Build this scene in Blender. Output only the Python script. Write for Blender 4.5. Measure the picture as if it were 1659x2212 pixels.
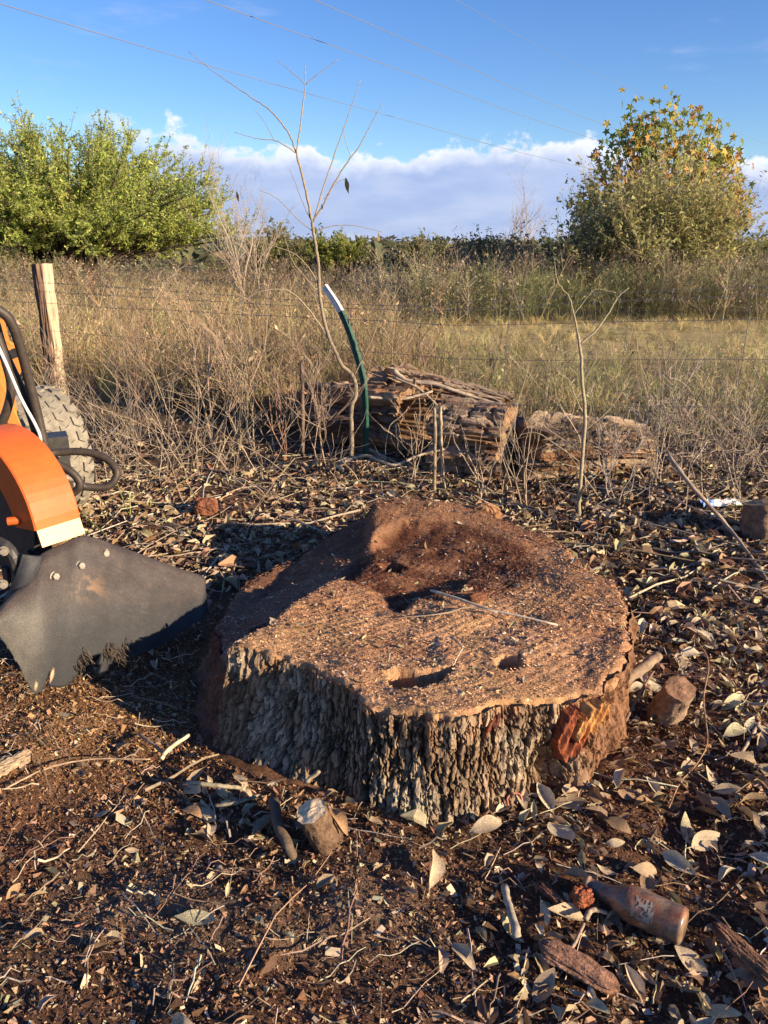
import bpy, math, random
import numpy as np
from mathutils import Vector, Matrix

for o in list(bpy.data.objects):
    bpy.data.objects.remove(o)
random.seed(7)
RNG = np.random.default_rng(11)
SC = bpy.context.scene
COL = SC.collection

# ------------------------------------------------------------------ camera
CAM_H, PITCH, FOC = 1.30, math.radians(19.27), 1662.0
cam_d = bpy.data.cameras.new('camera')
cam = bpy.data.objects.new('camera', cam_d)
COL.objects.link(cam)
cam.location = (0, 0, CAM_H)
cam.rotation_euler = (math.pi / 2 - PITCH, 0, 0)
cam_d.sensor_fit = 'VERTICAL'
cam_d.sensor_height = 36.0
cam_d.sensor_width = 27.0
cam_d.lens = 36.0 * FOC / 2212.0
cam_d.clip_start = 0.05
cam_d.clip_end = 3000
SC.camera = cam

# ------------------------------------------------------------------ light
SUN_EL = math.radians(16.5)
SUN_H = Vector((0.87, -0.49, 0)).normalized()
to_sun = Vector((SUN_H.x * math.cos(SUN_EL), SUN_H.y * math.cos(SUN_EL), math.sin(SUN_EL)))
sun_d = bpy.data.lights.new('sun', 'SUN')
sun_d.energy = 5.0
sun_d.angle = math.radians(0.53)
sun_d.color = (1.0, 0.79, 0.54)
sun = bpy.data.objects.new('sun', sun_d)
COL.objects.link(sun)
sun.location = (6, -6, 6)
sun.rotation_euler = to_sun.to_track_quat('Z', 'Y').to_euler()

world = bpy.data.worlds.new('World')
SC.world = world
world.use_nodes = True


def build_world():
    nt = world.node_tree
    N, L = nt.nodes, nt.links
    N.clear()
    out = N.new('ShaderNodeOutputWorld')
    bg = N.new('ShaderNodeBackground')
    bg.inputs['Strength'].default_value = 0.088
    L.new(bg.outputs[0], out.inputs[0])
    sky = N.new('ShaderNodeTexSky')
    sky.sky_type = 'NISHITA'
    sky.sun_disc = False
    sky.sun_elevation = SUN_EL
    sky.sun_rotation = math.atan2(SUN_H.x, SUN_H.y)
    sky.altitude = 50
    sky.air_density = 1.0
    sky.dust_density = 0.15
    sky.ozone_density = 4.0
    hs = N.new('ShaderNodeHueSaturation')
    hs.inputs['Saturation'].default_value = 1.16
    hs.inputs['Hue'].default_value = 0.515
    hs.inputs['Value'].default_value = 1.0
    L.new(sky.outputs[0], hs.inputs['Color'])

    tc = N.new('ShaderNodeTexCoord')
    sep = N.new('ShaderNodeSeparateXYZ')
    L.new(tc.outputs['Generated'], sep.inputs[0])

    def math_(op, a, b=None, c=None, clamp=False):
        n = N.new('ShaderNodeMath')
        n.operation = op
        n.use_clamp = clamp
        for i, v in enumerate((a, b, c)):
            if v is None:
                continue
            if isinstance(v, (int, float)):
                n.inputs[i].default_value = v
            else:
                L.new(v, n.inputs[i])
        return n.outputs[0]

    def noise(scale, detail, rough, sx=1, sy=1, sz=1, off=(0, 0, 0)):
        m = N.new('ShaderNodeMapping')
        m.inputs['Scale'].default_value = (sx, sy, sz)
        m.inputs['Location'].default_value = off
        L.new(tc.outputs['Generated'], m.inputs[0])
        n = N.new('ShaderNodeTexNoise')
        n.inputs['Scale'].default_value = scale
        n.inputs['Detail'].default_value = detail
        n.inputs['Roughness'].default_value = rough
        L.new(m.outputs[0], n.inputs['Vector'])
        return n.outputs['Fac']

    def smooth(v, lo, hi):
        n = N.new('ShaderNodeMapRange')
        n.interpolation_type = 'SMOOTHSTEP'
        n.inputs['From Min'].default_value = lo
        n.inputs['From Max'].default_value = hi
        L.new(v, n.inputs['Value'])
        return n.outputs[0]

    def mix(f, a, b):
        n = N.new('ShaderNodeMix')
        n.data_type = 'RGBA'
        L.new(f, n.inputs['Factor'])
        for v, s in ((a, n.inputs[6]), (b, n.inputs[7])):
            if isinstance(v, tuple):
                s.default_value = (*v, 1)
            else:
                L.new(v, s)
        return n.outputs[2]

    z = sep.outputs['Z']
    n_low = noise(2.3, 2, 0.5, 1, 1, 0.4, (0.35, 0.1, 0))
    n_puff = noise(17, 6, 0.55, 1, 1, 1.5, (3.1, 0.4, 0))
    n_fine = noise(55, 5, 0.6, 1, 1, 1.3)
    t = math_('MULTIPLY_ADD', n_low, 0.13, 0.046)
    t = math_('ADD', t, math_('MULTIPLY', sep.outputs['X'], -0.055))
    t = math_('ADD', t, math_('MULTIPLY', math_('SUBTRACT', n_puff, 0.5), 0.13))
    t = math_('ADD', t, math_('MULTIPLY', math_('SUBTRACT', n_fine, 0.5), 0.022))
    d = math_('SUBTRACT', t, z)
    mask = smooth(d, -0.002, 0.012)
    lit = smooth(math_('ADD', d, math_('MULTIPLY', math_('SUBTRACT', n_puff, 0.5), -0.10)), 0.034, 0.002)
    n_soft = noise(9, 4, 0.5, 1, 1, 3.5, (1.3, 7, 0))
    grey = mix(smooth(n_soft, 0.35, 0.7), (2.1, 2.7, 4.4), (2.9, 3.35, 4.8))
    cloud = mix(lit, grey, (5.3, 5.4, 6.0))
    fade = math_('MULTIPLY', mask, smooth(math_('ADD', sep.outputs['X'], math_('MULTIPLY', n_low, 0.1)), -0.30, -0.18))
    fade = math_('MULTIPLY', fade, 0.93)
    c1 = mix(fade, hs.outputs[0], cloud)
    # faint grey wisps higher up
    n_w = noise(6, 5, 0.55, 1, 1, 4, (9, 2, 1))
    wis = math_('MULTIPLY', smooth(n_w, 0.60, 0.78), 0.35)
    c2 = mix(wis, c1, (3.0, 3.5, 5.2))
    L.new(c2, bg.inputs['Color'])


build_world()

vs = SC.view_settings
vs.view_transform = 'Standard'
vs.look = 'None'
vs.gamma = 1
vs.use_curve_mapping = False
vs.exposure = 1.15
SC.cycles.max_bounces = 5
SC.cycles.diffuse_bounces = 3
SC.cycles.glossy_bounces = 2
SC.cycles.transmission_bounces = 3
SC.cycles.transparent_max_bounces = 4
SC.cycles.caustics_reflective = False
SC.cycles.caustics_refractive = False
SC.cycles.use_adaptive_sampling = True
SC.cycles.adaptive_threshold = 0.02

# ------------------------------------------------------------------ numbers and noise
CP, SP = math.cos(PITCH), math.sin(PITCH)


def ray(px, py):
    u, v = (px - 829.5) / FOC, (1106.0 - py) / FOC
    return np.array([u, CP + v * SP, -SP + v * CP])


def at(px, py, Y):
    d = ray(px, py)
    return np.array([0, 0, CAM_H]) + d * (Y / d[1])


def gz(px, py, z=0.0):
    d = ray(px, py)
    return np.array([0, 0, CAM_H]) + d * ((z - CAM_H) / d[2])


def _h(ix, iy, iz, seed):
    n = (ix.astype(np.int64) * 73856093) ^ (iy.astype(np.int64) * 19349663) ^ (iz.astype(np.int64) * 83492791) ^ (seed * 2654435)
    n = (n ^ (n >> 13)) * 1274126177 & 0x7fffffff
    n = (n ^ (n >> 11)) * 668265263 & 0x7fffffff
    n = n ^ (n >> 15)
    return (n & 0xfffff) / 1048575.0


def vnoise(x, y, z=0.0, seed=0):
    x, y, z = np.broadcast_arrays(np.asarray(x, float), np.asarray(y, float), np.asarray(z, float))
    fx, fy, fz = np.floor(x), np.floor(y), np.floor(z)
    tx, ty, tz = x - fx, y - fy, z - fz
    tx = tx * tx * (3 - 2 * tx); ty = ty * ty * (3 - 2 * ty); tz = tz * tz * (3 - 2 * tz)
    r = 0
    for a in (0, 1):
        for b in (0, 1):
            for c in (0, 1):
                w = (tx if a else 1 - tx) * (ty if b else 1 - ty) * (tz if c else 1 - tz)
                r = r + w * _h(fx + a, fy + b, fz + c, seed)
    return r


def fbm(x, y, z=0.0, oct=4, rough=0.5, seed=0):
    s, a, t = 0, 1.0, 0
    f = 1.0
    for i in range(oct):
        s = s + a * vnoise(np.asarray(x) * f, np.asarray(y) * f, np.asarray(z) * f, seed + i * 17)
        t += a
        a *= rough
        f *= 2.03
    return s / t


def voronoi(x, y, seed=0, jit=0.9):
    x, y = np.asarray(x, float), np.asarray(y, float)
    fx, fy = np.floor(x), np.floor(y)
    f1 = np.full(x.shape, 9.0); f2 = np.full(x.shape, 9.0); idv = np.zeros(x.shape)
    for a in (-1, 0, 1):
        for b in (-1, 0, 1):
            cx, cy = fx + a, fy + b
            z0 = np.zeros_like(cx)
            jx = cx + 0.5 + jit * (_h(cx, cy, z0, seed) - 0.5)
            jy = cy + 0.5 + jit * (_h(cx, cy, z0 + 1, seed) - 0.5)
            d = np.hypot(x - jx, y - jy)
            nid = _h(cx, cy, z0 + 2, seed)
            near = d < f1
            f2 = np.where(near, f1, np.minimum(f2, d))
            idv = np.where(near, nid, idv)
            f1 = np.where(near, d, f1)
    return f1, f2, idv


def sstep(a, b, x):
    t = np.clip((np.asarray(x, float) - a) / (b - a), 0, 1)
    return t * t * (3 - 2 * t)


def poly_sd(x, y, poly):
    """signed distance to a polygon, positive inside"""
    poly = np.asarray(poly)
    x = np.asarray(x, float); y = np.asarray(y, float)
    d = np.full(x.shape, 1e9)
    ins = np.zeros(x.shape, bool)
    n = len(poly)
    for i in range(n):
        ax, ay = poly[i]; bx, by = poly[(i + 1) % n]
        ex, ey = bx - ax, by - ay
        t = np.clip(((x - ax) * ex + (y - ay) * ey) / (ex * ex + ey * ey + 1e-12), 0, 1)
        d = np.minimum(d, np.hypot(x - ax - t * ex, y - ay - t * ey))
        c = (ay > y) != (by > y)
        with np.errstate(divide='ignore', invalid='ignore'):
            xi = ax + (y - ay) / (by - ay + 1e-15) * ex
        ins ^= c & (x < xi)
    return np.where(ins, d, -d)


# ------------------------------------------------------------------ mesh helpers
def new_mesh(name, V, F, col=None, smooth=False, fmat=None):
    """V (n,3); F (m,3) or (m,4) int array, or a list of such arrays"""
    V = np.asarray(V, np.float32)
    Fs = F if isinstance(F, list) else [F]
    Fs = [np.asarray(f, np.int32) for f in Fs if len(f)]
    me = bpy.data.meshes.new(name)
    me.vertices.add(len(V))
    me.vertices.foreach_set('co', V.ravel())
    loops = np.concatenate([f.ravel() for f in Fs])
    tot = np.concatenate([np.full(len(f), f.shape[1], np.int32) for f in Fs])
    start = np.concatenate([[0], np.cumsum(tot)[:-1]]).astype(np.int32)
    me.loops.add(len(loops))
    me.loops.foreach_set('vertex_index', loops)
    me.polygons.add(len(tot))
    me.polygons.foreach_set('loop_start', start)
    me.polygons.foreach_set('loop_total', tot)
    me.polygons.foreach_set('use_smooth', np.full(len(tot), bool(smooth)))
    me.update(calc_edges=True)
    if col is not None:
        col = np.asarray(col, np.float32)
        if col.ndim == 1:
            col = np.tile(col, (len(V), 1))
        if col.shape[1] == 3:
            col = np.hstack([col, np.ones((len(col), 1), np.float32)])
        a = me.color_attributes.new('Col', 'FLOAT_COLOR', 'POINT')
        a.data.foreach_set('color', np.ascontiguousarray(col, np.float32).ravel())
    return me


def link(name, me, mat=None, parent=None):
    o = bpy.data.objects.new(name, me)
    COL.objects.link(o)
    if mat is not None and me is not None and not me.materials:
        me.materials.append(mat)
    if parent is not None:
        o.parent = parent
    return o


def tag(o, label=None, cat=None, group=None, kind=None):
    if label: o['label'] = label
    if cat: o['category'] = cat
    if group: o['group'] = group
    if kind: o['kind'] = kind
    return o


def root(name, loc, label, cat, group=None):
    e = bpy.data.objects.new(name, None)
    e.empty_display_size = 0.1
    COL.objects.link(e)
    e.location = loc
    return tag(e, label, cat, group)


def part(name, me, mat, parent):
    """mesh given in world coordinates, hung under parent (an unrotated Empty)"""
    o = link(name, me, mat, parent)
    p = parent
    off = Vector((0, 0, 0))
    while p is not None:
        off += p.location
        p = p.parent
    o.location = -off
    return o


class Geo:
    def __init__(self):
        self.V, self.T, self.Q, self.C, self.n = [], [], [], [], 0

    def add(self, V, F, col):
        V = np.asarray(V, float)
        col = np.asarray(col, float)
        if col.ndim == 1:
            col = np.tile(col, (len(V), 1))
        F = np.asarray(F, int)
        if len(F):
            (self.T if F.shape[1] == 3 else self.Q).append(F + self.n)
        self.V.append(V); self.C.append(col[:, :3])
        self.n += len(V)

    def mesh(self, name, smooth=False):
        Fs = []
        if self.T: Fs.append(np.concatenate(self.T))
        if self.Q: Fs.append(np.concatenate(self.Q))
        return new_mesh(name, np.concatenate(self.V), Fs, np.concatenate(self.C), smooth)

    def tube(self, P, R, col, k=5, cap=True):
        P = np.asarray(P, float)
        n = len(P)
        R = np.broadcast_to(np.asarray(R, float), (n,))
        T = np.gradient(P, axis=0)
        T /= np.linalg.norm(T, axis=1)[:, None] + 1e-12
        ref = np.array([0.31, 0.17, 0.93]) if abs(T[0] @ np.array([0.31, 0.17, 0.93])) < 0.9 else np.array([1.0, 0, 0])
        A = np.cross(T, ref); A /= np.linalg.norm(A, axis=1)[:, None] + 1e-12
        B = np.cross(T, A)
        th = np.arange(k) * 2 * np.pi / k
        V = P[:, None] + R[:, None, None] * (np.cos(th)[None, :, None] * A[:, None] + np.sin(th)[None, :, None] * B[:, None])
        V = V.reshape(-1, 3)
        i = np.arange(n - 1)[:, None] * k
        j = np.arange(k)[None]
        j2 = (j + 1) % k
        Q = np.stack([i + j, i + j2, i + k + j2, i + k + j], -1).reshape(-1, 4)
        col = np.asarray(col, float)
        if col.ndim == 2 and len(col) == n:
            col = np.repeat(col, k, axis=0)
        m0 = self.n
        self.add(V, Q, col)
        if cap and k > 3:
            c = col if col.ndim == 1 else col[-1]
            t = np.array([[0, a, a + 1] for a in range(1, k - 1)])
            self.T.append(t[:, ::-1] + m0)
            self.T.append(t + m0 + (n - 1) * k)

    def box(self, c, sx, sy, sz, R=None, col=(0.5, 0.5, 0.5), bev=0.0):
        s = np.array([[-1, -1, -1], [1, -1, -1], [1, 1, -1], [-1, 1, -1], [-1, -1, 1], [1, -1, 1], [1, 1, 1], [-1, 1, 1]]) * 0.5
        V = s * np.array([sx, sy, sz])
        if R is not None:
            V = V @ np.asarray(R).T
        F = np.array([[0, 3, 2, 1], [4, 5, 6, 7], [0, 1, 5, 4], [1, 2, 6, 5], [2, 3, 7, 6], [3, 0, 4, 7]])
        self.add(V + np.asarray(c), F, col)


def spline(P, n, closed=False):
    """Catmull-Rom through points"""
    P = np.asarray(P, float)
    m = len(P)
    if m == 2:
        t = np.linspace(0, 1, n)[:, None]
        return P[0] * (1 - t) + P[1] * t
    E = np.vstack([2 * P[0] - P[1], P, 2 * P[-1] - P[-2]])
    u = np.linspace(0, m - 1 - 1e-9, n)
    i = np.floor(u).astype(int)
    t = (u - i)[:, None]
    p0, p1, p2, p3 = E[i], E[i + 1], E[i + 2], E[i + 3]
    return 0.5 * (2 * p1 + (p2 - p0) * t + (2 * p0 - 5 * p1 + 4 * p2 - p3) * t ** 2 + (3 * p1 - p0 - 3 * p2 + p3) * t ** 3)


def rotm(yaw, pitch, roll):
    """arrays -> (n,3,3): Rz(yaw) Ry(pitch) Rx(roll)"""
    yaw, pitch, roll = np.broadcast_arrays(np.atleast_1d(yaw), np.atleast_1d(pitch), np.atleast_1d(roll))
    cy, sy, cp, sp, cr, sr = np.cos(yaw), np.sin(yaw), np.cos(pitch), np.sin(pitch), np.cos(roll), np.sin(roll)
    M = np.empty((len(yaw), 3, 3))
    M[:, 0, 0] = cy * cp; M[:, 0, 1] = cy * sp * sr - sy * cr; M[:, 0, 2] = cy * sp * cr + sy * sr
    M[:, 1, 0] = sy * cp; M[:, 1, 1] = sy * sp * sr + cy * cr; M[:, 1, 2] = sy * sp * cr - cy * sr
    M[:, 2, 0] = -sp; M[:, 2, 1] = cp * sr; M[:, 2, 2] = cp * cr
    return M


def scatter(tV, tF, pos, R, S, col, shade=None):
    """copies of a template merged into arrays; S (n,) or (n,3); col (n,3); shade (k,) multiplies template verts"""
    n, k = len(pos), len(tV)
    S = np.asarray(S, float)
    if S.ndim == 1: S = S[:, None].repeat(3, 1)
    V = np.einsum('nij,nkj->nki', R, tV[None] * S[:, None]) + pos[:, None]
    F = (tF[None] + (np.arange(n) * k)[:, None, None]).reshape(-1, tF.shape[1])
    C = np.repeat(col[:, None], k, 1)
    if shade is not None:
        C = C * shade[None, :, None]
    return V.reshape(-1, 3), F, C.reshape(-1, 3)


def pick(palette, n, var=0.18):
    pal = np.asarray(palette, float)
    c = pal[RNG.integers(0, len(pal), n)]
    return np.clip(c * (1 + var * RNG.normal(size=(n, 1))) * (1 + 0.06 * RNG.normal(size=(n, 3))), 0.004, 0.9)


# ------------------------------------------------------------------ materials
def material(name, base=None, rough=0.85, spec=0.3, nscale=40.0, nvar=0.35, bscale=90.0, bstr=0.3, bdist=0.004,
             transl=0.0, metal=0.0, stretch=(1, 1, 1), nscale2=None, nvar2=0.0, coat=0.0):
    m = bpy.data.materials.new(name)
    m.use_nodes = True
    nt = m.node_tree
    N, L = nt.nodes, nt.links
    b = N['Principled BSDF']
    out = N['Material Output']
    b.inputs['Roughness'].default_value = rough
    b.inputs['Specular IOR Level'].default_value = spec
    b.inputs['Metallic'].default_value = metal
    b.inputs['Coat Weight'].default_value = coat
    if base is None:
        a = N.new('ShaderNodeAttribute')
        a.attribute_name = 'Col'
        c = a.outputs['Color']
    else:
        r = N.new('ShaderNodeRGB')
        r.outputs[0].default_value = (*base, 1)
        c = r.outputs[0]
    tc = N.new('ShaderNodeTexCoord')
    mp = N.new('ShaderNodeMapping')
    mp.inputs['Scale'].default_value = stretch
    L.new(tc.outputs['Object'], mp.inputs[0])

    def mul(c, scale, var, det=4):
        n = N.new('ShaderNodeTexNoise')
        n.inputs['Scale'].default_value = scale
        n.inputs['Detail'].default_value = det
        n.inputs['Roughness'].default_value = 0.62
        L.new(mp.outputs[0], n.inputs['Vector'])
        mr = N.new('ShaderNodeMapRange')
        mr.inputs['From Min'].default_value = 0.3
        mr.inputs['From Max'].default_value = 0.7
        mr.inputs['To Min'].default_value = 1 - var
        mr.inputs['To Max'].default_value = 1 + var
        L.new(n.outputs['Fac'], mr.inputs['Value'])
        v = N.new('ShaderNodeVectorMath')
        v.operation = 'SCALE'
        L.new(c, v.inputs[0])
        L.new(mr.outputs[0], v.inputs['Scale'])
        return v.outputs[0]

    if nvar > 0: c = mul(c, nscale, nvar)
    if nscale2: c = mul(c, nscale2, nvar2, 2)
    L.new(c, b.inputs['Base Color'])
    if bstr > 0:
        n = N.new('ShaderNodeTexNoise')
        n.inputs['Scale'].default_value = bscale
        n.inputs['Detail'].default_value = 5
        n.inputs['Roughness'].default_value = 0.6
        L.new(mp.outputs[0], n.inputs['Vector'])
        bp = N.new('ShaderNodeBump')
        bp.inputs['Strength'].default_value = bstr
        bp.inputs['Distance'].default_value = bdist
        L.new(n.outputs['Fac'], bp.inputs['Height'])
        L.new(bp.outputs[0], b.inputs['Normal'])
    if transl > 0:
        t = N.new('ShaderNodeBsdfTranslucent')
        L.new(c, t.inputs['Color'])
        mx = N.new('ShaderNodeMixShader')
        mx.inputs[0].default_value = transl
        L.new(b.outputs[0], mx.inputs[1])
        L.new(t.outputs[0], mx.inputs[2])
        L.new(mx.outputs[0], out.inputs['Surface'])
    return m


M_soil = material('soil', nscale=70, nvar=0.45, bscale=220, bstr=0.9, bdist=0.006, rough=0.95, spec=0.15, nscale2=6, nvar2=0.2)
M_crumb = material('crumb', nscale=160, nvar=0.3, bscale=300, bstr=0.6, bdist=0.003, rough=0.95, spec=0.12)
M_dust = material('sawdust', nscale=190, nvar=0.42, bscale=330, bstr=1.0, bdist=0.006, rough=0.95, spec=0.12, nscale2=9, nvar2=0.14)
M_chip = material('wood_chip', nscale=200, nvar=0.25, bstr=0, rough=0.9, spec=0.15)
M_bark = material('bark', nscale=55, nvar=0.35, bscale=130, bstr=0.9, bdist=0.006, rough=0.93, spec=0.15, nscale2=300, nvar2=0.25)
M_wood = material('raw_wood', nscale=60, nvar=0.35, bscale=120, bstr=0.8, bdist=0.004, rough=0.85, spec=0.2)
M_leaf = material('dry_leaf', nscale=90, nvar=0.22, bscale=150, bstr=0.25, bdist=0.002, rough=0.62, spec=0.35, transl=0.12)
M_twig = material('twig', nscale=90, nvar=0.3, bscale=200, bstr=0.4, bdist=0.002, rough=0.85, spec=0.2)
M_green = material('foliage', nscale=3, nvar=0.15, bstr=0, rough=0.6, spec=0.3, transl=0.5)
M_grass = material('dry_grass', nscale=3, nvar=0.2, bstr=0, rough=0.75, spec=0.25, transl=0.25)
M_wire = material('galvanized_wire', base=(0.20, 0.19, 0.18), rough=0.5, metal=0.7, nvar=0.3, bstr=0)
M_cable = material('power_cable', base=(0.16, 0.17, 0.19), rough=0.6, nvar=0.1, bstr=0)


# ------------------------------------------------------------------ stump outline (needed by the ground as well)
def zrim(px, py):
    return 0.28


RIM = [(492, 1388), (560, 1398), (640, 1415), (700, 1448), (755, 1474), (790, 1508), (840, 1530), (900, 1543), (965, 1548), (1025, 1543),
       (1085, 1524), (1150, 1512), (1215, 1505), (1262, 1497), (1308, 1488), (1340, 1455), (1358, 1400), (1362, 1340), (1352, 1292), (1325, 1262),
       (1278, 1238), (1240, 1208), (1222, 1178), (1180, 1150), (1120, 1128), (1068, 1118), (1050, 1096), (990, 1088), (900, 1090),
       (840, 1102), (780, 1128), (705, 1172), (610, 1228), (530, 1278), (478, 1322), (468, 1362)]
FOOT = [(443, 1600), (470, 1655), (560, 1690), (640, 1712), (720, 1722), (775, 1730), (803, 1770), (860, 1788), (930, 1790), (1000, 1778), (1070, 1748),
        (1130, 1718), (1185, 1692), (1230, 1655), (1290, 1590), (1345, 1520), (1392, 1440)]
RIMZ = {(840, 1102): 0.24, (780, 1128): 0.18, (705, 1172): 0.12, (610, 1228): 0.10, (530, 1278): 0.10, (478, 1322): 0.13, (468, 1362): 0.18}
rimW = np.array([gz(a, b, RIMZ.get((a, b), 0.28))[:2] for a, b in RIM])
SCX, SCY = 0.16, 2.18
dth = lambda P: (np.arctan2(P[:, 1] - SCY, P[:, 0] - SCX), np.hypot(P[:, 0] - SCX, P[:, 1] - SCY))
_t, _r = dth(rimW)
_o = np.argsort(_t)
RT, RR = _t[_o], _r[_o]
footW = np.array([gz(a, b, 0.0)[:2] for a, b in FOOT])
_ft, _fr = dth(footW)
_o = np.argsort(_ft)
FT, FR = _ft[_o], _fr[_o]


def perint(t, T, R):
    T2 = np.concatenate([T - 2 * np.pi, T, T + 2 * np.pi])
    R2 = np.concatenate([R, R, R])
    return np.interp(t, T2, R2)


def R_rim(t):
    r = perint(t, RT, RR)
    x, y = np.cos(t), np.sin(t)
    return r * (1 + 0.034 * (fbm(x * 7, y * 7, 3, 4, 0.6) - 0.5) * 2)


_gt = np.linspace(-np.pi, np.pi, 361)
_gf = np.interp(_gt, FT, FR, left=np.nan, right=np.nan)
_gr = perint(_gt, RT, RR)
_gf = np.where((_gt >= FT[0]) & (_gt <= FT[-1]), _gf, _gr + 0.10)
_gf = np.maximum(_gf, _gr + 0.02)
_k = np.ones(9) / 9
_gf = np.convolve(np.concatenate([_gf[-10:-1], _gf, _gf[1:10]]), _k, 'same')[9:-9]


def R_foot(t):
    return np.interp(t, _gt, _gf)


# ------------------------------------------------------------------ ground
def gh(x, y):
    """ground height"""
    x = np.asarray(x, float); y = np.asarray(y, float)
    near = 1 - sstep(5.0, 9.0, y)
    h = near * (0.075 * (fbm(x * 1.3 + 5, y * 1.3, 0, 3, 0.5, 3) - 0.5) + 0.045 * (fbm(x * 4.2, y * 4.2, 1, 3, 0.5, 5) - 0.5))
    h = h + (1 - near) * 0.25 * (fbm(x * 0.06, y * 0.06, 4, 3, 0.5, 9) - 0.5)
    # spoil raised against the stump, scooped on its left where the cutter has been working
    t = np.arctan2(y - SCY, x - SCX)
    r = np.hypot(x - SCX, y - SCY) - R_foot(t)
    h = h * sstep(-0.25, 0.25, r) + 0.010 * np.exp(-np.clip(r, 0, 9) / 0.10) * (0.4 + fbm(x * 6, y * 6, 2, 2))
    h = h - 0.055 * np.exp(-(((x + 0.55) / 0.30) ** 2 + ((y - 2.0) / 0.33) ** 2))
    h = h + 0.045 * np.exp(-(((x + 0.95) / 0.22) ** 2 + ((y - 1.75) / 0.2) ** 2))
    h = h + 0.03 * np.exp(-(((x + 0.3) / 0.3) ** 2 + ((y - 1.22) / 0.12) ** 2))
    h = np.where(r < -0.05, np.minimum(h, 0.0), h)
    return h


def gh1(x, y):
    return float(gh(np.array([x]), np.array([y]))[0])


def axis(lo, hi, step, far_lo, far_hi, g):
    c = list(np.arange(lo, hi, step))
    s, v = step, hi
    up = []
    while v < far_hi:
        up.append(v); s *= g; v += s
    s, v = step, lo
    dn = []
    while v > far_lo:
        s *= g; v -= s; dn.append(v)
    return np.array(dn[::-1] + c + up)


gx = axis(-1.6, 1.6, 0.0145, -700, 700, 1.08)
gy = axis(0.88, 2.9, 0.0135, -60, 900, 1.05)
GX, GY = np.meshgrid(gx, gy)
GH = gh(GX, GY)
fine = (1 - sstep(3.0, 7.0, GY))
rel = (fbm(GX * 19, GY * 19, 0, 4, 0.62, 31) - 0.5) * 0.018 + (fbm(GX * 60, GY * 60, 5, 2, 0.6, 37) - 0.5) * 0.006
GH = GH + rel * fine


def ground_colour(x, y):
    n = fbm(x * 2.2, y * 2.2, 7, 4, 0.55, 41)
    n2 = fbm(x * 9, y * 9, 2, 3, 0.5, 43)
    soil = np.array([0.098, 0.054, 0.033])
    red = np.array([0.20, 0.095, 0.049])
    pale = np.array([0.25, 0.175, 0.115])
    straw = np.array([0.20, 0.15, 0.08])
    c = np.broadcast_to(soil, x.shape + (3,)).copy()
    def blend(m, col):
        nonlocal c
        m = np.clip(m, 0, 1)[..., None]
        c = c * (1 - m) + col * m
    blend(sstep(0.5, 0.72, n) * 0.8, red)
    blend(np.exp(-(((x + 0.30) / 0.34) ** 2 + ((y - 1.25) / 0.11) ** 2)) * sstep(0.3, 0.7, n2 + 0.15), pale)
    blend(np.exp(-(((x + 0.95) / 0.35) ** 2 + ((y - 1.85) / 0.22) ** 2)) * 0.9, np.array([0.26, 0.15, 0.07]))
    blend(np.exp(-(((x + 0.62) / 0.22) ** 2 + ((y - 2.1) / 0.35) ** 2)) * 0.8, np.array([0.15, 0.08, 0.04]))
    t = np.arctan2(y - SCY, x - SCX)
    r = np.hypot(x - SCX, y - SCY) - R_foot(t)
    blend(np.exp(-np.clip(r, 0, 9) / 0.12) * 0.7 * sstep(0.3, 0.6, n2), np.array([0.16, 0.08, 0.042]))
    blend(sstep(2.9, 4.2, y) * 0.7, np.array([0.10, 0.07, 0.045]))
    blend(sstep(5.2, 7.5, y), straw * 1.0)
    strip = sstep(8.2, 9.2, y) * (1 - sstep(13.0, 14.0, y)) * sstep(0.0, 1.2, x)
    blend(strip * 0.9, np.array([0.40, 0.31, 0.14]))
    blend(sstep(14, 18, y), np.array([0.16, 0.125, 0.06]))
    return c * (0.75 + 0.5 * n2[..., None])


nx, ny = len(gx), len(gy)
idx = np.arange(nx * ny).reshape(ny, nx)
GF = np.stack([idx[:-1, :-1], idx[:-1, 1:], idx[1:, 1:], idx[1:, :-1]], -1).reshape(-1, 4)
me = new_mesh('ground', np.stack([GX, GY, GH], -1).reshape(-1, 3), GF, ground_colour(GX, GY).reshape(-1, 3), True)
ground = tag(link('ground', me, M_soil), kind='structure')


def off_stump(x, y, m=0.0):
    t = np.arctan2(y - SCY, x - SCX)
    return np.hypot(x - SCX, y - SCY) > R_foot(t) + m


# ------------------------------------------------------------------ stump
stump = root('tree_stump', (SCX, SCY, 0), 'huge low oak stump with rough grey bark and a sawdust covered top', 'stump')

W = lambda pts, z=0.28: np.array([gz(a, b, z)[:2] for a, b in pts])
POLY_SHELF = W([(440, 1385), (500, 1388), (570, 1348), (640, 1300), (700, 1266), (748, 1240), (800, 1190), (815, 1040), (650, 1050), (450, 1120), (250, 1260)])
POLY_BOWL = W([(735, 1248), (800, 1268), (832, 1300), (862, 1326), (905, 1292), (1000, 1300), (1090, 1285), (1165, 1240), (1140, 1180), (1000, 1135), (880, 1128), (770, 1165), (735, 1200)])
HOLES = [(W([(835, 1446), (862, 1438), (905, 1448), (950, 1446), (985, 1440), (960, 1466), (935, 1478), (905, 1488), (868, 1486), (843, 1470)]), 0.20),
         (W([(1070, 1434), (1090, 1420), (1120, 1426), (1128, 1442), (1100, 1453), (1078, 1447)]), 0.14),
         (W([(538, 1345), (560, 1338), (592, 1340), (598, 1352), (572, 1360), (542, 1362)], 0.2), 0.10),
         (W([(820, 1195), (850, 1190), (880, 1205), (860, 1215), (830, 1208)]), 0.05)]


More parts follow.
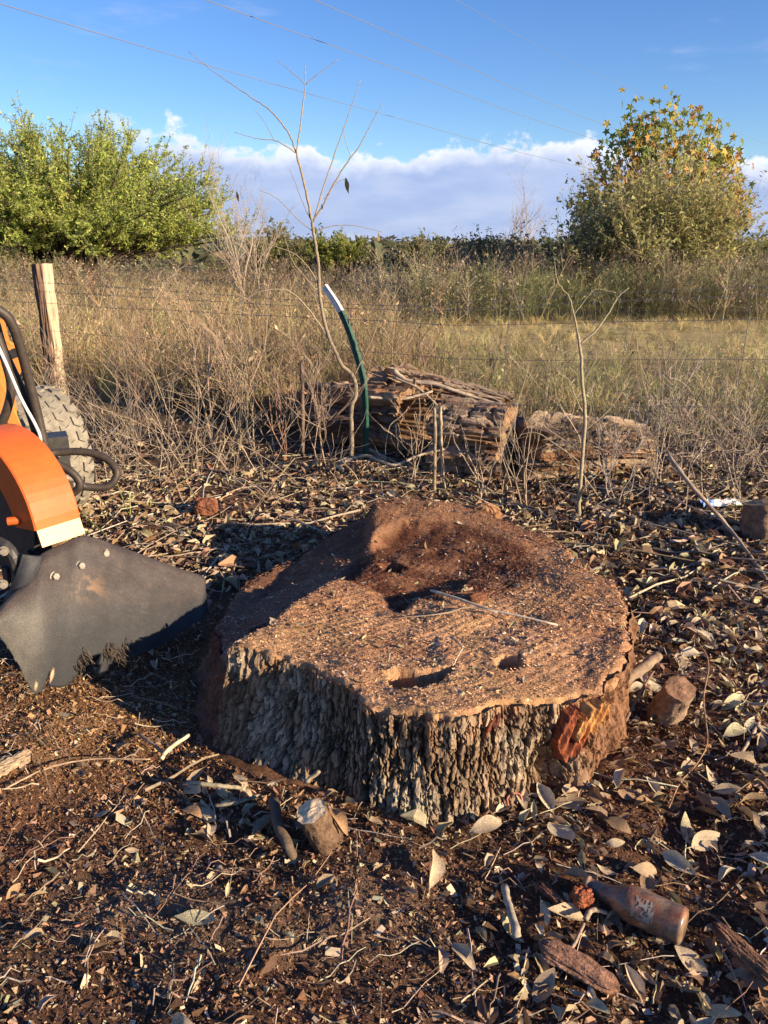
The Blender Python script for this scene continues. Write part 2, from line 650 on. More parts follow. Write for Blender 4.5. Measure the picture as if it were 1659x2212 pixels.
def top_h(x, y):
    h = 0.280 + 0.022 * (fbm(x * 5, y * 5, 3, 3, 0.5, 51) - 0.5) * 2
    sx = poly_sd(x, y, POLY_SHELF)
    m = sstep(-0.012, 0.040, sx + 0.02 * (fbm(x * 22, y * 22, 0, 3) - 0.5))
    # shelf falls to the left and back
    slope = 0.212 - 0.13 * sstep(-0.05, 0.50, sx)
    h = h * (1 - m) + (slope + 0.02 * (fbm(x * 9, y * 9, 1, 3) - 0.5)) * m
    sb = poly_sd(x, y, POLY_BOWL)
    mb = sstep(-0.02, 0.05 + 0.30 * sstep(0.0, 0.35, x), sb + 0.03 * (fbm(x * 18, y * 18, 0, 3) - 0.5))
    h = h - 0.050 * mb * (1 - 0.75 * m)
    # back mound and the lip on the right
    h = h + 0.03 * np.exp(-(((x - 0.18) / 0.28) ** 2 + ((y - 2.92) / 0.14) ** 2))
    h = h + 0.022 * sstep(0.52, 0.72, x) * (fbm(x * 12, y * 12, 8, 3))
    gro = np.hypot(x + 0.55, y - 3.0)
    h = h + 0.0016 * np.sin(gro * 2 * np.pi / 0.027 + 4 * fbm(x * 4, y * 4, 0, 2)) * sstep(0.45, 0.6, fbm(x * 3 + 9, y * 3, 0, 2, 0.5, 69)) * (1 - m)
    for P, dep in HOLES:
        s = poly_sd(x, y, P) + 0.008 * (fbm(x * 60, y * 60, 0, 2) - 0.5)
        h = h - dep * sstep(-0.004, 0.008, s) + 0.004 * np.exp(-(s / 0.02) ** 2)
    h = h + 0.006 * (fbm(x * 45, y * 45, 0, 3, 0.6, 61) - 0.5) + 0.0035 * (fbm(x * 120, y * 120, 0, 2, 0.6, 67) - 0.5)
    return h


def top_colour(x, y):
    n = fbm(x * 6, y * 6, 1, 4, 0.55, 71)
    n2 = fbm(x * 20, y * 20, 1, 3, 0.55, 73)
    tan = np.array([0.56, 0.33, 0.18]); brown = np.array([0.42, 0.22, 0.115])
    dark = np.array([0.12, 0.045, 0.027]); pink = np.array([0.27, 0.155, 0.105]); gold = np.array([0.54, 0.33, 0.16])
    c = np.broadcast_to(tan, x.shape + (3,)).copy()
    def blend(m, col):
        nonlocal c
        m = np.clip(m, 0, 1)[..., None]
        c = c * (1 - m) + col * m
    blend(sstep(0.40, 0.62, n) * 0.75, brown)
    blend(sstep(0.55, 0.7, fbm(x * 8 + 3, y * 8, 5, 3)) * 0.6, gold)
    blend(sstep(0.25, 0.6, x) * 0.55, brown)
    blend(sstep(-0.02, 0.05, poly_sd(x, y, POLY_SHELF)) * 0.85, pink * 0.85)
    bow = np.maximum(sstep(-0.05, 0.04, poly_sd(x, y, POLY_BOWL)), sstep(2.50, 2.62, y + 0.15 * (n - 0.5)) * 0.65)
    blend(bow * 0.95, dark)
    blend(bow * sstep(0.5, 0.66, n2) * 0.5, brown)
    blend(sstep(0.6, 0.75, n2) * 0.35, dark)
    wx, wy = gz(520, 1375, 0.24)[:2]
    blend(np.exp(-(((x - wx) / 0.05) ** 2 + ((y - wy) / 0.05) ** 2)) * 0.75, np.array([0.40, 0.31, 0.25]))
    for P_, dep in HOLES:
        blend(sstep(0.0, 0.010, poly_sd(x, y, P_)) * 0.95, np.array([0.020, 0.012, 0.008]))  # shade inside the holes painted on their walls as near black
    return c * (0.8 + 0.4 * n2[..., None])


NT, NR = 540, 118
tt = np.linspace(-np.pi, np.pi, NT, endpoint=False)
rr = np.concatenate([np.linspace(0.01, 1.0, NR)])
TT, RRg = np.meshgrid(tt, rr)
RM = R_rim(TT) * (1 + 0.010 * (fbm(np.cos(TT) * 30, np.sin(TT) * 30, 0, 2) - 0.5) * 2)
TX, TY = SCX + RRg * RM * np.cos(TT), SCY + RRg * RM * np.sin(TT)
TZ = top_h(TX, TY)
edge = sstep(0.955, 1.0, RRg)
TZ = TZ - 0.014 * edge ** 2 - 0.030 * edge * sstep(0.35, 0.7, fbm(TX * 34, TY * 34, 0, 3, 0.6))
# skirt that tucks into the bark
SK = 4
skx, sky_, skz = [], [], []
for s in range(1, SK + 1):
    q = 1.0 - 0.012 * s
    skx.append(SCX + q * RM[-1] * np.cos(tt)); sky_.append(SCY + q * RM[-1] * np.sin(tt)); skz.append(TZ[-1] - 0.012 * s)
VX = np.vstack([TX] + [a[None] for a in skx]); VY = np.vstack([TY] + [a[None] for a in sky_]); VZ = np.vstack([TZ] + [a[None] for a in skz])


def polar_faces(nr, nt):
    i = np.arange(nr - 1)[:, None] * nt
    j = np.arange(nt)[None]
    j2 = (j + 1) % nt
    return np.stack([i + j, i + nt + j, i + nt + j2, i + j2], -1).reshape(-1, 4)[:, ::-1]


F = polar_faces(len(VX), NT)
F = F[:, ::-1]
me = new_mesh('cut_top', np.stack([VX, VY, VZ], -1).reshape(-1, 3), F, top_colour(VX, VY).reshape(-1, 3), True)
part('cut_top', me, M_dust, stump)

# bark wall
NB, NZ = 1600, 84
bt = np.concatenate([np.linspace(-np.pi, -0.05, 1480, endpoint=False), np.linspace(-0.05, np.pi, 120, endpoint=False)])
bz = np.linspace(0, 1, NZ)
BT, BZ = np.meshgrid(bt, bz)


def wall_point(T, q, d):
    """q 0 foot .. 1 rim, d outward offset"""
    rf, rm = R_foot(T), R_rim(T)
    prof = (1 - q) ** 1.7
    r = rm + (rf - rm) * prof + d
    X, Y = SCX + r * np.cos(T), SCY + r * np.sin(T)
    rimx, rimy = SCX + rm * 0.985 * np.cos(T), SCY + rm * 0.985 * np.sin(T)
    zt = wall_top(T)
    Z = -0.10 + q * (zt + 0.10)
    return X, Y, Z


_wt = np.linspace(-np.pi, np.pi, 721)
_wz = top_h(SCX + R_rim(_wt) * 0.975 * np.cos(_wt), SCY + R_rim(_wt) * 0.975 * np.sin(_wt)) - 0.010


def wall_top(T):
    return np.interp(T, _wt, _wz)


# arc length along wall (front is what shows); plates are tall narrow cells
arc = np.concatenate([[0], np.cumsum(np.hypot(np.diff(R_rim(_wt) * np.cos(_wt)), np.diff(R_rim(_wt) * np.sin(_wt))))])
AL = np.interp(BT, _wt, arc)
hz = BZ * 0.36
warp = 0.020 * (fbm(AL * 9, hz * 9, 1, 3, 0.5, 81) - 0.5)
leanA = AL + warp + hz * 0.12 * np.sin(AL * 3)
wob = 0.9 * (fbm(AL * 85, hz * 70, 0, 3, 0.6, 87) - 0.5)
wob2 = 1.6 * (fbm(AL * 60, hz * 50, 5, 3, 0.6, 88) - 0.5)
f1, f2, idv = voronoi(leanA / 0.0165 + wob, hz / 0.036 + wob2 + 1.4 * vnoise(AL * 26, 0 * hz, 0, 8), 5)
plate = sstep(0.03, 0.17, f2 - f1)
g1, g2, idv2 = voronoi(leanA / 0.031 + 7 + 0.7 * wob, hz / 0.22 + 3 + 0.5 * wob2, 9)
big = sstep(0.02, 0.20, g2 - g1)
crack = vnoise(AL * 140, hz * 30, 0, 3)
theta_face = BT
# bark relief fades toward the ground off right end (crumbly) and the ground-down left end
tl, tr = math.atan2(*(gz(470, 1400, .25)[:2] - [SCX, SCY])[::-1]), math.atan2(*(gz(1262, 1550, .2)[:2] - [SCX, SCY])[::-1])
inbark = sstep(tl - 0.05, tl + 0.08, BT) * (1 - sstep(tr - 0.12, tr + 0.12, BT))
D = inbark * (0.008 * (plate - 0.6) + 0.015 * (big - 0.7) + 0.005 * (crack - 0.5) + 0.008 * (idv - 0.5) + 0.008 * (idv2 - 0.5))
D = D + 0.010 * (fbm(AL * 34, hz * 12, 0, 4, 0.6, 83) - 0.5)
D = D + (1 - inbark) * (0.055 * (fbm(AL * 14, hz * 9, 3, 4, 0.6, 85) - 0.5) + 0.030 * (fbm(AL * 60, hz * 30, 3, 3, 0.65) - 0.5))
D = D + 0.020 * np.sin(AL * 11) * (1 - BZ)
# the hollow near the right end
tc_ = math.atan2(*(gz(1180, 1620, .12)[:2] - [SCX, SCY])[::-1])
hol = np.exp(-(((BT - tc_) / 0.075) ** 2 + ((BZ - 0.42 - 0.9 * (BT - tc_)) / 0.25) ** 2))
D = D - 0.10 * hol
D = D * (1 - 0.7 * sstep(0.93, 1.0, BZ))
BX, BY, BZZ = wall_point(BT, BZ, D)
BZZ = BZZ + sstep(0.80, 1.0, BZ) * 0.020 * (fbm(AL * 48, 0 * hz, 3, 3, 0.6, 97) - 0.52)
cb = np.array([0.23, 0.16, 0.10]); cg = np.array([0.36, 0.285, 0.195]); cd = np.array([0.050, 0.035, 0.025]); cs = np.array([0.25, 0.13, 0.066])
n3 = fbm(AL * 12, hz * 12, 0, 3, 0.5, 91)
bc = cb + (cg - cb) * sstep(0.42, 0.66, n3)[..., None]
bc = bc * (0.7 + 0.6 * idv[..., None])
bc = cd + (bc - cd) * (0.25 + 0.75 * (plate * big))[..., None]
dust = np.clip(sstep(0.86, 1.04, BZ + 0.35 * (fbm(AL * 25, hz * 25, 2, 3) - 0.5)) * 0.7 + sstep(0.5, 0.75, fbm(AL * 10, hz * 14, 4, 4)) * 0.35 + (1 - inbark) * 0.95, 0, 1)
bc = bc + (cs - bc) * dust[..., None]
nb = (1 - inbark)[..., None]
bc = bc * (1 - nb) + nb * (np.array([0.20, 0.105, 0.058]) * (0.45 + 1.1 * fbm(AL * 45, hz * 30, 6, 4, 0.6, 95)[..., None]))
lich = np.exp(-(((AL - np.interp(math.atan2(*(gz(880, 1750, 0.03)[:2] - [SCX, SCY])[::-1]), _wt, arc)) / 0.06) ** 2 + ((hz - 0.13) / 0.045) ** 2)) * sstep(0.42, 0.6, fbm(AL * 40, hz * 40, 0, 3))
bc = bc + (np.array([0.42, 0.38, 0.28]) - bc) * (lich * 0.8)[..., None]
leftcut = (1 - sstep(tl - 0.03, tl + 0.05, BT))
bc = bc * (1 - leftcut[..., None]) + leftcut[..., None] * np.array([0.15, 0.075, 0.052]) * (0.7 + 0.6 * n3[..., None])
i = np.arange(NZ - 1)[:, None] * NB
j = np.arange(NB)[None]
j2 = (j + 1) % NB
BF = np.stack([i + j, i + j2, i + NB + j2, i + NB + j], -1).reshape(-1, 4)
me = new_mesh('bark', np.stack([BX, BY, BZZ], -1).reshape(-1, 3), BF, bc.reshape(-1, 3), False)
tag(part('bark', me, M_bark, stump), 'rough furrowed grey brown bark round the side of the stump')


def wall_patch(name, pts, off, colf, label, ridges):
    """freshly cut wood showing on the wall: outline given as (theta, q)"""
    P = np.array(pts)
    nu, nv = 90, 70
    us = np.linspace(P[:, 0].min(), P[:, 0].max(), nu); vs_ = np.linspace(P[:, 1].min(), P[:, 1].max(), nv)
    U, Vq = np.meshgrid(us, vs_)
    s = poly_sd(U * 0.7, Vq * 0.35, np.stack([P[:, 0] * 0.7, P[:, 1] * 0.35], -1)) + 0.030 * (fbm(U * 70, Vq * 12, 0, 4, 0.6) - 0.5)
    al = np.interp(U, _wt, arc)
    ph = (al - 0.45 * Vq * 0.36) * ridges
    d = off + 0.004 * np.sin(ph * 6.28 + 3 * fbm(U * 20, Vq * 6, 0, 2)) * (0.4 + fbm(U * 50, Vq * 9, 0, 2)) + 0.006 * (fbm(U * 90, Vq * 12, 4, 3) - 0.5)
    d = d - 0.03 * (1 - sstep(0.0, 0.010, s))
    X, Y, Z = wall_point(U, Vq, d)
    C = colf(U, Vq, ph)
    ok = s > -0.001
    idx = np.arange(nu * nv).reshape(nv, nu)
    Q = np.stack([idx[:-1, :-1], idx[:-1, 1:], idx[1:, 1:], idx[1:, :-1]], -1).reshape(-1, 4)
    keep = ok.ravel()[Q].all(1)
    Q = Q[keep]
    used, inv = np.unique(Q, return_inverse=True)
    me = new_mesh(name, np.stack([X, Y, Z], -1).reshape(-1, 3)[used], inv.reshape(-1, 4), C.reshape(-1, 3)[used], False)
    o = part(name, me, M_wood, stump)
    tag(o, label)
    return o


def tq(px, py):
    """pixel -> (theta, q) on the wall, by walking along the ray"""
    d = ray(px, py)
    Y = np.linspace(1.2, 2.4, 1200)
    p = np.array([0, 0, CAM_H]) + d * (Y / d[1])[:, None]
    t = np.arctan2(p[:, 1] - SCY, p[:, 0] - SCX)
    q = (p[:, 2] + 0.10) / (wall_top(t) + 0.10)
    qq = np.clip(q, 0, 1)
    rm = R_rim(t)
    r = rm + (R_foot(t) - rm) * (1 - qq) ** 1.7
    hit = (q <= 1.0) & (np.hypot(p[:, 0] - SCX, p[:, 1] - SCY) <= r)
    i = int(np.argmax(hit)) if hit.any() else 600
    return (float(t[i]), float(qq[i]))


def c_yellow(U, Vq, ph):
    k = 0.5 + 0.5 * np.sin(ph * 6.28 + 3 * fbm(U * 20, Vq * 6, 0, 2))
    a, b = np.array([0.58, 0.32, 0.11]), np.array([0.36, 0.15, 0.05])
    return a + (b - a) * (k * 0.7 + 0.3 * fbm(U * 80, Vq * 10, 0, 3))[..., None]


def c_red(U, Vq, ph):
    k = fbm(U * 60, Vq * 8, 0, 4)
    a, b = np.array([0.30, 0.085, 0.035]), np.array([0.11, 0.035, 0.02])
    return a + (b - a) * sstep(0.3, 0.7, k)[..., None]


wall_patch('cut_wood', [tq(*p) for p in [(1252, 1510), (1303, 1497), (1296, 1530), (1268, 1565), (1225, 1590), (1222, 1560)]], 0.034, c_yellow,
           'bright orange yellow freshly cut wood at the right corner', 55)
wall_patch('heartwood', [tq(*p) for p in [(1205, 1525), (1250, 1512), (1224, 1585), (1268, 1566), (1235, 1625), (1195, 1640), (1185, 1590)]], 0.024, c_red,
           'dark red heartwood beside the yellow cut', 40)
wall_patch('heartwood', [tq(*p) for p in [(1060, 1540), (1102, 1530), (1078, 1565), (1045, 1585), (1040, 1565)]], 0.014, c_red,
           'small red torn wood under the front rim', 40)
wall_patch('heartwood', [tq(*p) for p in [(862, 1536), (885, 1532), (882, 1548), (866, 1556)]], 0.014, c_red,
           'tiny red torn wood at the middle of the front rim', 40)

# loose sawdust and chips on the cut top
CHV = np.array([[-.5, -.5, 0], [.5, -.4, .08], [.45, .5, 0], [-.4, .45, -.08]]); CHF = np.array([[0, 1, 2, 3]])


def chips_on(n, fn_pos, size, pal, tilt=0.7, aspect=(0.25, 0.8), colmul=None):
    P = fn_pos(n)
    n = len(P)
    R = rotm(RNG.uniform(0, 6.28, n), RNG.normal(0, tilt, n), RNG.normal(0, tilt, n))
    L = RNG.lognormal(math.log(size * (1.25 if size < 0.007 else 1.0)), 0.45, n)
    S = np.stack([L, L * RNG.uniform(*aspect, n), L], -1)
    C = pick(pal, n, 0.25)
    if colmul is not None:
        C = C * 0.15 + 0.85 * colmul(P) * (C.mean(1) / C.mean())[:, None]
    if size < 0.007:
        return scatter(CHV[:3] + [0, 0.1, 0], np.array([[0, 1, 2]]), P, R, S, C)
    return scatter(CHV, CHF, P, R, S, C)


def on_top(n):
    t = RNG.uniform(-np.pi, np.pi, n)
    q = np.sqrt(RNG.uniform(0, 1, n)) * 0.985
    r = q * R_rim(t)
    x, y = SCX + r * np.cos(t), SCY + r * np.sin(t)
    return np.stack([x, y, top_h(x, y) + RNG.uniform(0, 0.004, n)], -1)


V, F, C = chips_on(100000, on_top, 0.0033, [(0.40, 0.21, 0.095), (0.30, 0.15, 0.07), (0.20, 0.09, 0.045), (0.50, 0.31, 0.15)],
                   tilt=0.22, colmul=lambda P: top_colour(P[:, 0], P[:, 1]) * 1.2)
me = new_mesh('sawdust', V, F, C)
tag(part('sawdust', me, M_chip, stump), 'loose sawdust and small chips over the cut top', kind='stuff')
V, F, C = chips_on(1300, on_top, 0.008, [(0.52, 0.40, 0.26), (0.45, 0.30, 0.17), (0.60, 0.50, 0.36)], 0.35, (0.15, 0.45))
me = new_mesh('splinters', V, F, C)
tag(part('splinters', me, M_chip, stump), 'pale splinters strewn on the cut top', kind='stuff')

# ------------------------------------------------------------------ leaves, twigs, crumbs on the ground
def leaf_template(L=1.0, w=0.36, curl=0.5, fold=0.35, bend=0.3, n=7, lobed=0.0):
    """blade along +x, length 1, midrib verts + both edges"""
    u = np.linspace(0, 1, n)
    hw = w * np.sin(np.pi * np.clip(u, 0.02, 0.985) ** 0.85) ** 0.8 * (1 + lobed * np.sin(u * 24))
    z0 = bend * (u - 0.5) ** 2 * 2 - bend * 0.5
    V = []
    for k in range(n):
        V.append((u[k] - 0.5, -hw[k], z0[k] + fold * hw[k] + curl * hw[k] ** 2 * 2))
        V.append((u[k] - 0.5, 0, z0[k]))
        V.append((u[k] - 0.5, hw[k], z0[k] + fold * hw[k] * 0.7 + curl * hw[k] ** 2 * 2))
    F = []
    for k in range(n - 1):
        a = k * 3
        F += [(a, a + 3, a + 4, a + 1), (a + 1, a + 4, a + 5, a + 2)]
    return np.array(V), np.array(F)


LEAF_PAL = [(0.46, 0.37, 0.245), (0.42, 0.32, 0.20), (0.36, 0.265, 0.165), (0.27, 0.18, 0.105), (0.42, 0.33, 0.21), (0.20, 0.12, 0.07), (0.38, 0.32, 0.18), (0.30, 0.175, 0.09), (0.15, 0.09, 0.055), (0.22, 0.14, 0.085)]
LT = [leaf_template(w=w, curl=c, fold=f, bend=b, n=4) for w, c, f, b in
      [(0.17, 0.8, 0.25, 0.35), (0.21, 2.0, 0.5, -0.3), (0.19, -1.5, 0.1, 0.5), (0.15, 1.0, 0.9, 0.6), (0.23, 1.4, 0.1, -0.5), (0.20, 3.2, 0.2, 0.15)]]


def in_view(x, y, m=1.12):
    """rough camera frustum test on the ground, with a margin for a step to the side"""
    return np.abs(x) < (y * CP + CAM_H * SP) * 0.5 * m + 0.25


def leaf_density(x, y):
    n = fbm(x * 2.4, y * 2.4, 12, 3, 0.5, 131)
    d = 0.045 + 0 * x
    d = d + 0.9 * sstep(0.05, 0.45, x) * (1 - sstep(1.7, 2.2, y)) * sstep(0.25, 0.55, n + 0.15)
    d = d + 0.65 * sstep(0.65, 0.95, x)
    d = d + 0.75 * sstep(2.55, 3.0, y) * (1 - sstep(5.4, 6.4, y))
    d = d + 0.5 * np.exp(-(((x + 0.30) / 0.25) ** 2 + ((y - 1.58) / 0.14) ** 2))
    d = d * (0.45 + 1.1 * sstep(0.3, 0.65, n))
    d = d * (1 - 0.93 * np.exp(-(((x + 0.62) / 0.3) ** 2 + ((y - 1.95) / 0.32) ** 2)))
    return np.clip(d, 0, 1.2)


def ground_pts(n, x0, x1, y0, y1, dens=None, margin=-0.02):
    x = RNG.uniform(x0, x1, n); y = RNG.uniform(y0, y1, n)
    ok = in_view(x, y, 1.35) & off_stump(x, y, margin)
    if dens is not None:
        ok &= RNG.uniform(0, 1.1, n) < dens(x, y)
    x, y = x[ok], y[ok]
    return np.stack([x, y, gh(x, y)], -1)


# soil crumbs
OCV = np.array([[1, -.2, -.3], [-.7, .8, -.2], [-.5, -.9, -.25], [.1, .1, .9]]) * 0.55
OCF = np.array([[0, 1, 3], [1, 2, 3], [2, 0, 3], [0, 2, 1]])


def crumbs(n, size, pal, x0, x1, y0, y1, dens=None, usecol=True, sink=0.15):
    P = ground_pts(n, x0, x1, y0, y1, dens)
    n = len(P)
    L = RNG.lognormal(math.log(size), 0.5, n)
    P[:, 2] += (fbm(P[:, 0] * 19, P[:, 1] * 19, 0, 4, 0.62, 31) - 0.5) * 0.020 + L * sink
    R = rotm(RNG.uniform(0, 6.28, n), RNG.uniform(0, 6.28, n), RNG.uniform(0, 6.28, n))
    S = L[:, None] * RNG.uniform(0.35, 1.35, (n, 3))
    C = pick(pal, n, 0.3)
    if usecol:
        C = 0.35 * C + 0.65 * ground_colour(P[:, 0], P[:, 1]) * (0.7 + 0.9 * RNG.uniform(0, 1, n))[:, None] * 1.35
    return scatter(OCV, OCF, P, R, S, C)


G = Geo()
for args in [(26000, 0.0045, [(0.10, 0.055, 0.033), (0.06, 0.035, 0.022), (0.14, 0.07, 0.04)], -1.3, 1.3, 0.85, 2.3),
             (3500, 0.0070, [(0.08, 0.045, 0.028), (0.12, 0.062, 0.036), (0.05, 0.03, 0.02)], -1.5, 1.5, 0.85, 3.0),
             (7000, 0.009, [(0.13, 0.08, 0.05), (0.09, 0.05, 0.03)], -2.4, 2.4, 2.6, 4.6)]:
    V, F, C = crumbs(*args)
    G.add(V, F, C)
V, F, C = crumbs(3500, 0.0055, [(0.30, 0.22, 0.14), (0.36, 0.27, 0.18)], -0.75, 0.25, 1.0, 1.6, None, False)
G.add(V, F, C)
tag(link('soil_crumbs', G.mesh('soil_crumbs'), M_crumb), 'dark crumbs and clods of loose soil', kind='stuff')


def on_ground(n, x0, x1, y0, y1, cx=None):
    P = ground_pts(n, x0, x1, y0, y1)
    if cx is not None:
        w = np.exp(-(((P[:, 0] - cx[0]) / cx[2]) ** 2 + ((P[:, 1] - cx[1]) / cx[3]) ** 2))
        P = P[RNG.uniform(0, 1, len(P)) < w]
    P[:, 2] += (fbm(P[:, 0] * 19, P[:, 1] * 19, 0, 4, 0.62, 31) - 0.5) * 0.020 + RNG.uniform(0.001, 0.008, len(P))
    return P


G = Geo()
for n, a, size, pal in [(60000, (-1.5, -0.2, 1.5, 2.7, (-0.72, 2.0, 0.38, 0.36)), 0.0055, [(0.36, 0.20, 0.09), (0.24, 0.12, 0.055), (0.46, 0.29, 0.13)]),
                        (70000, (-1.3, 1.3, 0.9, 2.4), 0.0062, [(0.17, 0.088, 0.05), (0.25, 0.13, 0.072), (0.13, 0.065, 0.038), (0.34, 0.20, 0.115), (0.10, 0.05, 0.03)]),
                        (5000, (-1.3, 1.4, 0.9, 2.6), 0.013, [(0.42, 0.32, 0.21), (0.50, 0.40, 0.27), (0.32, 0.2, 0.12)]),
                        (9000, (-1.2, 1.6, 2.4, 3.6, (0.2, 2.9, 0.8, 0.35)), 0.008, [(0.22, 0.10, 0.05), (0.14, 0.055, 0.03), (0.32, 0.18, 0.09)])]:
    V, F, C = chips_on(n, lambda k, a=a: on_ground(k, *a), size, pal, 0.5, (0.14, 0.6))
    G.add(V, F, C)
tag(link('wood_chips', G.mesh('wood_chips'), M_chip), 'sawdust and wood chips spread on the ground round the stump', kind='stuff')

# the mass of small leaves
G = Geo()
for n, sz, y0, y1, xw in [(11000, 0.030, 0.85, 2.6, 1.7), (22000, 0.042, 2.4, 4.6, 2.9), (6000, 0.048, 4.4, 7.0, 4.5)]:
    P = ground_pts(n, -xw, xw, y0, y1, leaf_density, -0.01)
    for k in range(len(LT)):
        Q = P[k::len(LT)].copy()
        m = len(Q)
        L = RNG.lognormal(math.log(sz), 0.35, m)
        Q[:, 2] += RNG.uniform(0.002, 0.018, m)
        V, F, C = scatter(LT[k][0], LT[k][1], Q, rotm(RNG.uniform(0, 6.28, m), RNG.normal(0, 0.45, m), RNG.normal(0, 0.6, m)), L, pick(LEAF_PAL, m))
        G.add(V, F, C)
# a few swept onto the stump
P = on_top(220)
V, F, C = scatter(LT[0][0], LT[0][1], P + [0, 0, 0.006], rotm(RNG.uniform(0, 6.28, 220), RNG.normal(0, 0.3, 220), RNG.normal(0, 0.4, 220)),
                  RNG.uniform(0.012, 0.04, 220), pick(LEAF_PAL, 220))
G.add(V, F, C)
tag(link('leaf_litter', G.mesh('leaf_litter'), M_leaf), 'litter of small dry oak leaves covering the soil', kind='stuff')

# the 300 leaves that show largest
LEAF_MATS = []
for k, c in enumerate([(0.50, 0.39, 0.25), (0.36, 0.26, 0.16), (0.58, 0.49, 0.335), (0.26, 0.165, 0.095), (0.50, 0.44, 0.255), (0.42, 0.25, 0.125)]):
    LEAF_MATS.append(material('leaf_tone_%d' % k, base=c, nscale=14, nvar=0.28, bscale=40, bstr=0.35, bdist=0.02, rough=0.6, spec=0.35, transl=0.1, nscale2=60, nvar2=0.15))
LEAF_MESH = []
for k, (w, c, f, b) in enumerate([(0.17, 0.8, 0.25, 0.2), (0.20, 2.0, 0.45, -0.15), (0.19, -1.2, 0.1, 0.25), (0.15, 1.0, 0.8, 0.3), (0.23, 1.0, 0.1, -0.2), (0.21, 2.6, 0.2, 0.1), (0.25, 0.5, 0.15, 0.12)]):
    V, F = leaf_template(w=w, curl=c, fold=f, bend=b, n=9, lobed=0.05 if k % 2 else 0.0)
    V[:, 2] += 0.02 * np.sin(V[:, 0] * 9 + k) + 0.015 * np.sin(V[:, 1] * 21)
    st = np.array([[-0.5, -0.012, V[1, 2]], [-0.5, 0.012, V[1, 2]], [-0.66, 0.03, V[1, 2] + 0.02], [-0.66, 0.012, V[1, 2] + 0.02]])
    V2 = np.vstack([V, st]); F2 = np.vstack([F, [[len(V), len(V) + 1, len(V) + 2, len(V) + 3]]])
    for q in range(len(LEAF_MATS)):
        me = new_mesh('fallen_leaf', V2, F2, None, True)
        me.materials.append(LEAF_MATS[q])
        LEAF_MESH.append(me)
cand = ground_pts(9000, -1.25, 1.3, 0.92, 2.5, leaf_density, 0.0)
keep = []
for p in cand:
    if len(keep) >= 296: break
    prob = 1.0 if p[1] < 1.9 else 0.6
    if RNG.uniform() > prob: continue
    if all((p[0] - q[0]) ** 2 + (p[1] - q[1]) ** 2 > 0.030 ** 2 for q in keep):
        keep.append(p)
TONES = ['tan', 'medium brown', 'pale beige', 'dark brown', 'olive tan', 'orange brown']


def leaf_zone(x, y):
    if x > 0.62 and y > 1.75: return 'in the litter right of the root stub'
    if x > 0.62: return 'near the right edge beside the bottle' if y > 1.25 else 'in the lower right corner below the bottle'
    if x > 0.28: return 'between the stump and the bottle' if y > 1.38 else 'at the bottom edge left of the bottle'
    if y < 1.12: return 'along the bottom edge of the dark soil'
    if x > -0.12: return 'right in front of the bark'
    if x > -0.42: return 'near the sawn stub' if y > 1.42 else 'on the pale dirt patch below the sawn stub'
    return 'on the soil below the rubber flap' if y < 1.8 else 'behind the rubber flap'


for p in keep:
    ti = int(RNG.choice(6, p=[0.25, 0.2, 0.18, 0.15, 0.14, 0.08]))
    o = link('fallen_leaf', LEAF_MESH[int(RNG.integers(7)) * 6 + ti])
    s = float(np.clip(RNG.lognormal(math.log(0.055), 0.36), 0.028, 0.085))
    o.scale = (s, s, s)
    o.location = (p[0], p[1], p[2] + 0.012 + 0.08 * s)
    o.rotation_euler = (float(RNG.normal(0, 0.4)), float(RNG.normal(0, 0.28)), float(RNG.uniform(0, 6.28)))
    zn = leaf_zone(p[0], p[1])
    tag(o, 'dry %s oak leaf %s' % (TONES[ti], zn), 'leaf', '%s leaves %s' % (TONES[ti], zn))


def place_leaf(px, py, z, s, yaw, mi, k, label, pitch=0.1, roll=0.1):
    o = link('fallen_leaf', LEAF_MESH[k * len(LEAF_MATS) + mi])
    p = gz(px, py, z)
    o.location = (p[0], p[1], max(z, gh1(p[0], p[1]) + 0.02))
    o.scale = (s, s, s)
    o.rotation_euler = (roll, pitch, yaw)
    tag(o, label, 'leaf')


place_leaf(1210, 1795, 0.04, 0.115, 1.75, 2, 6, 'largest pale leaf, just below the right corner of the stump', 0.35, 0.2)
place_leaf(413, 1758, 0.03, 0.065, 2.6, 5, 4, 'glossy orange brown leaf with holes left of the cut stub')
place_leaf(732, 1775, 0.05, 0.075, -0.9, 5, 1, 'curled orange brown leaf touching the right side of the cut stub', 0.4)
place_leaf(648, 1347, 0.292, 0.040, 2.6, 4, 0, 'single yellowish leaf at the edge of the sawdust ledge')

# twigs on the ground
TW_PAL = [(0.26, 0.19, 0.13), (0.36, 0.29, 0.21), (0.18, 0.12, 0.085), (0.42, 0.35, 0.26)]


def twig_path(p, yaw, L, wig=0.12, n=6, lift=0.02):
    t = np.linspace(0, 1, n)
    x = p[0] + np.cos(yaw) * (t - 0.5) * L + wig * L * (np.cumsum(RNG.normal(0, 0.35, n)) * 0.5) * np.sin(yaw)
    y = p[1] + np.sin(yaw) * (t - 0.5) * L - wig * L * (np.cumsum(RNG.normal(0, 0.35, n)) * 0.5) * np.cos(yaw)
    z = gh(x, y) + 0.012 + lift * np.abs(RNG.normal(0, 0.5, n))
    return np.stack([x, y, z], -1)


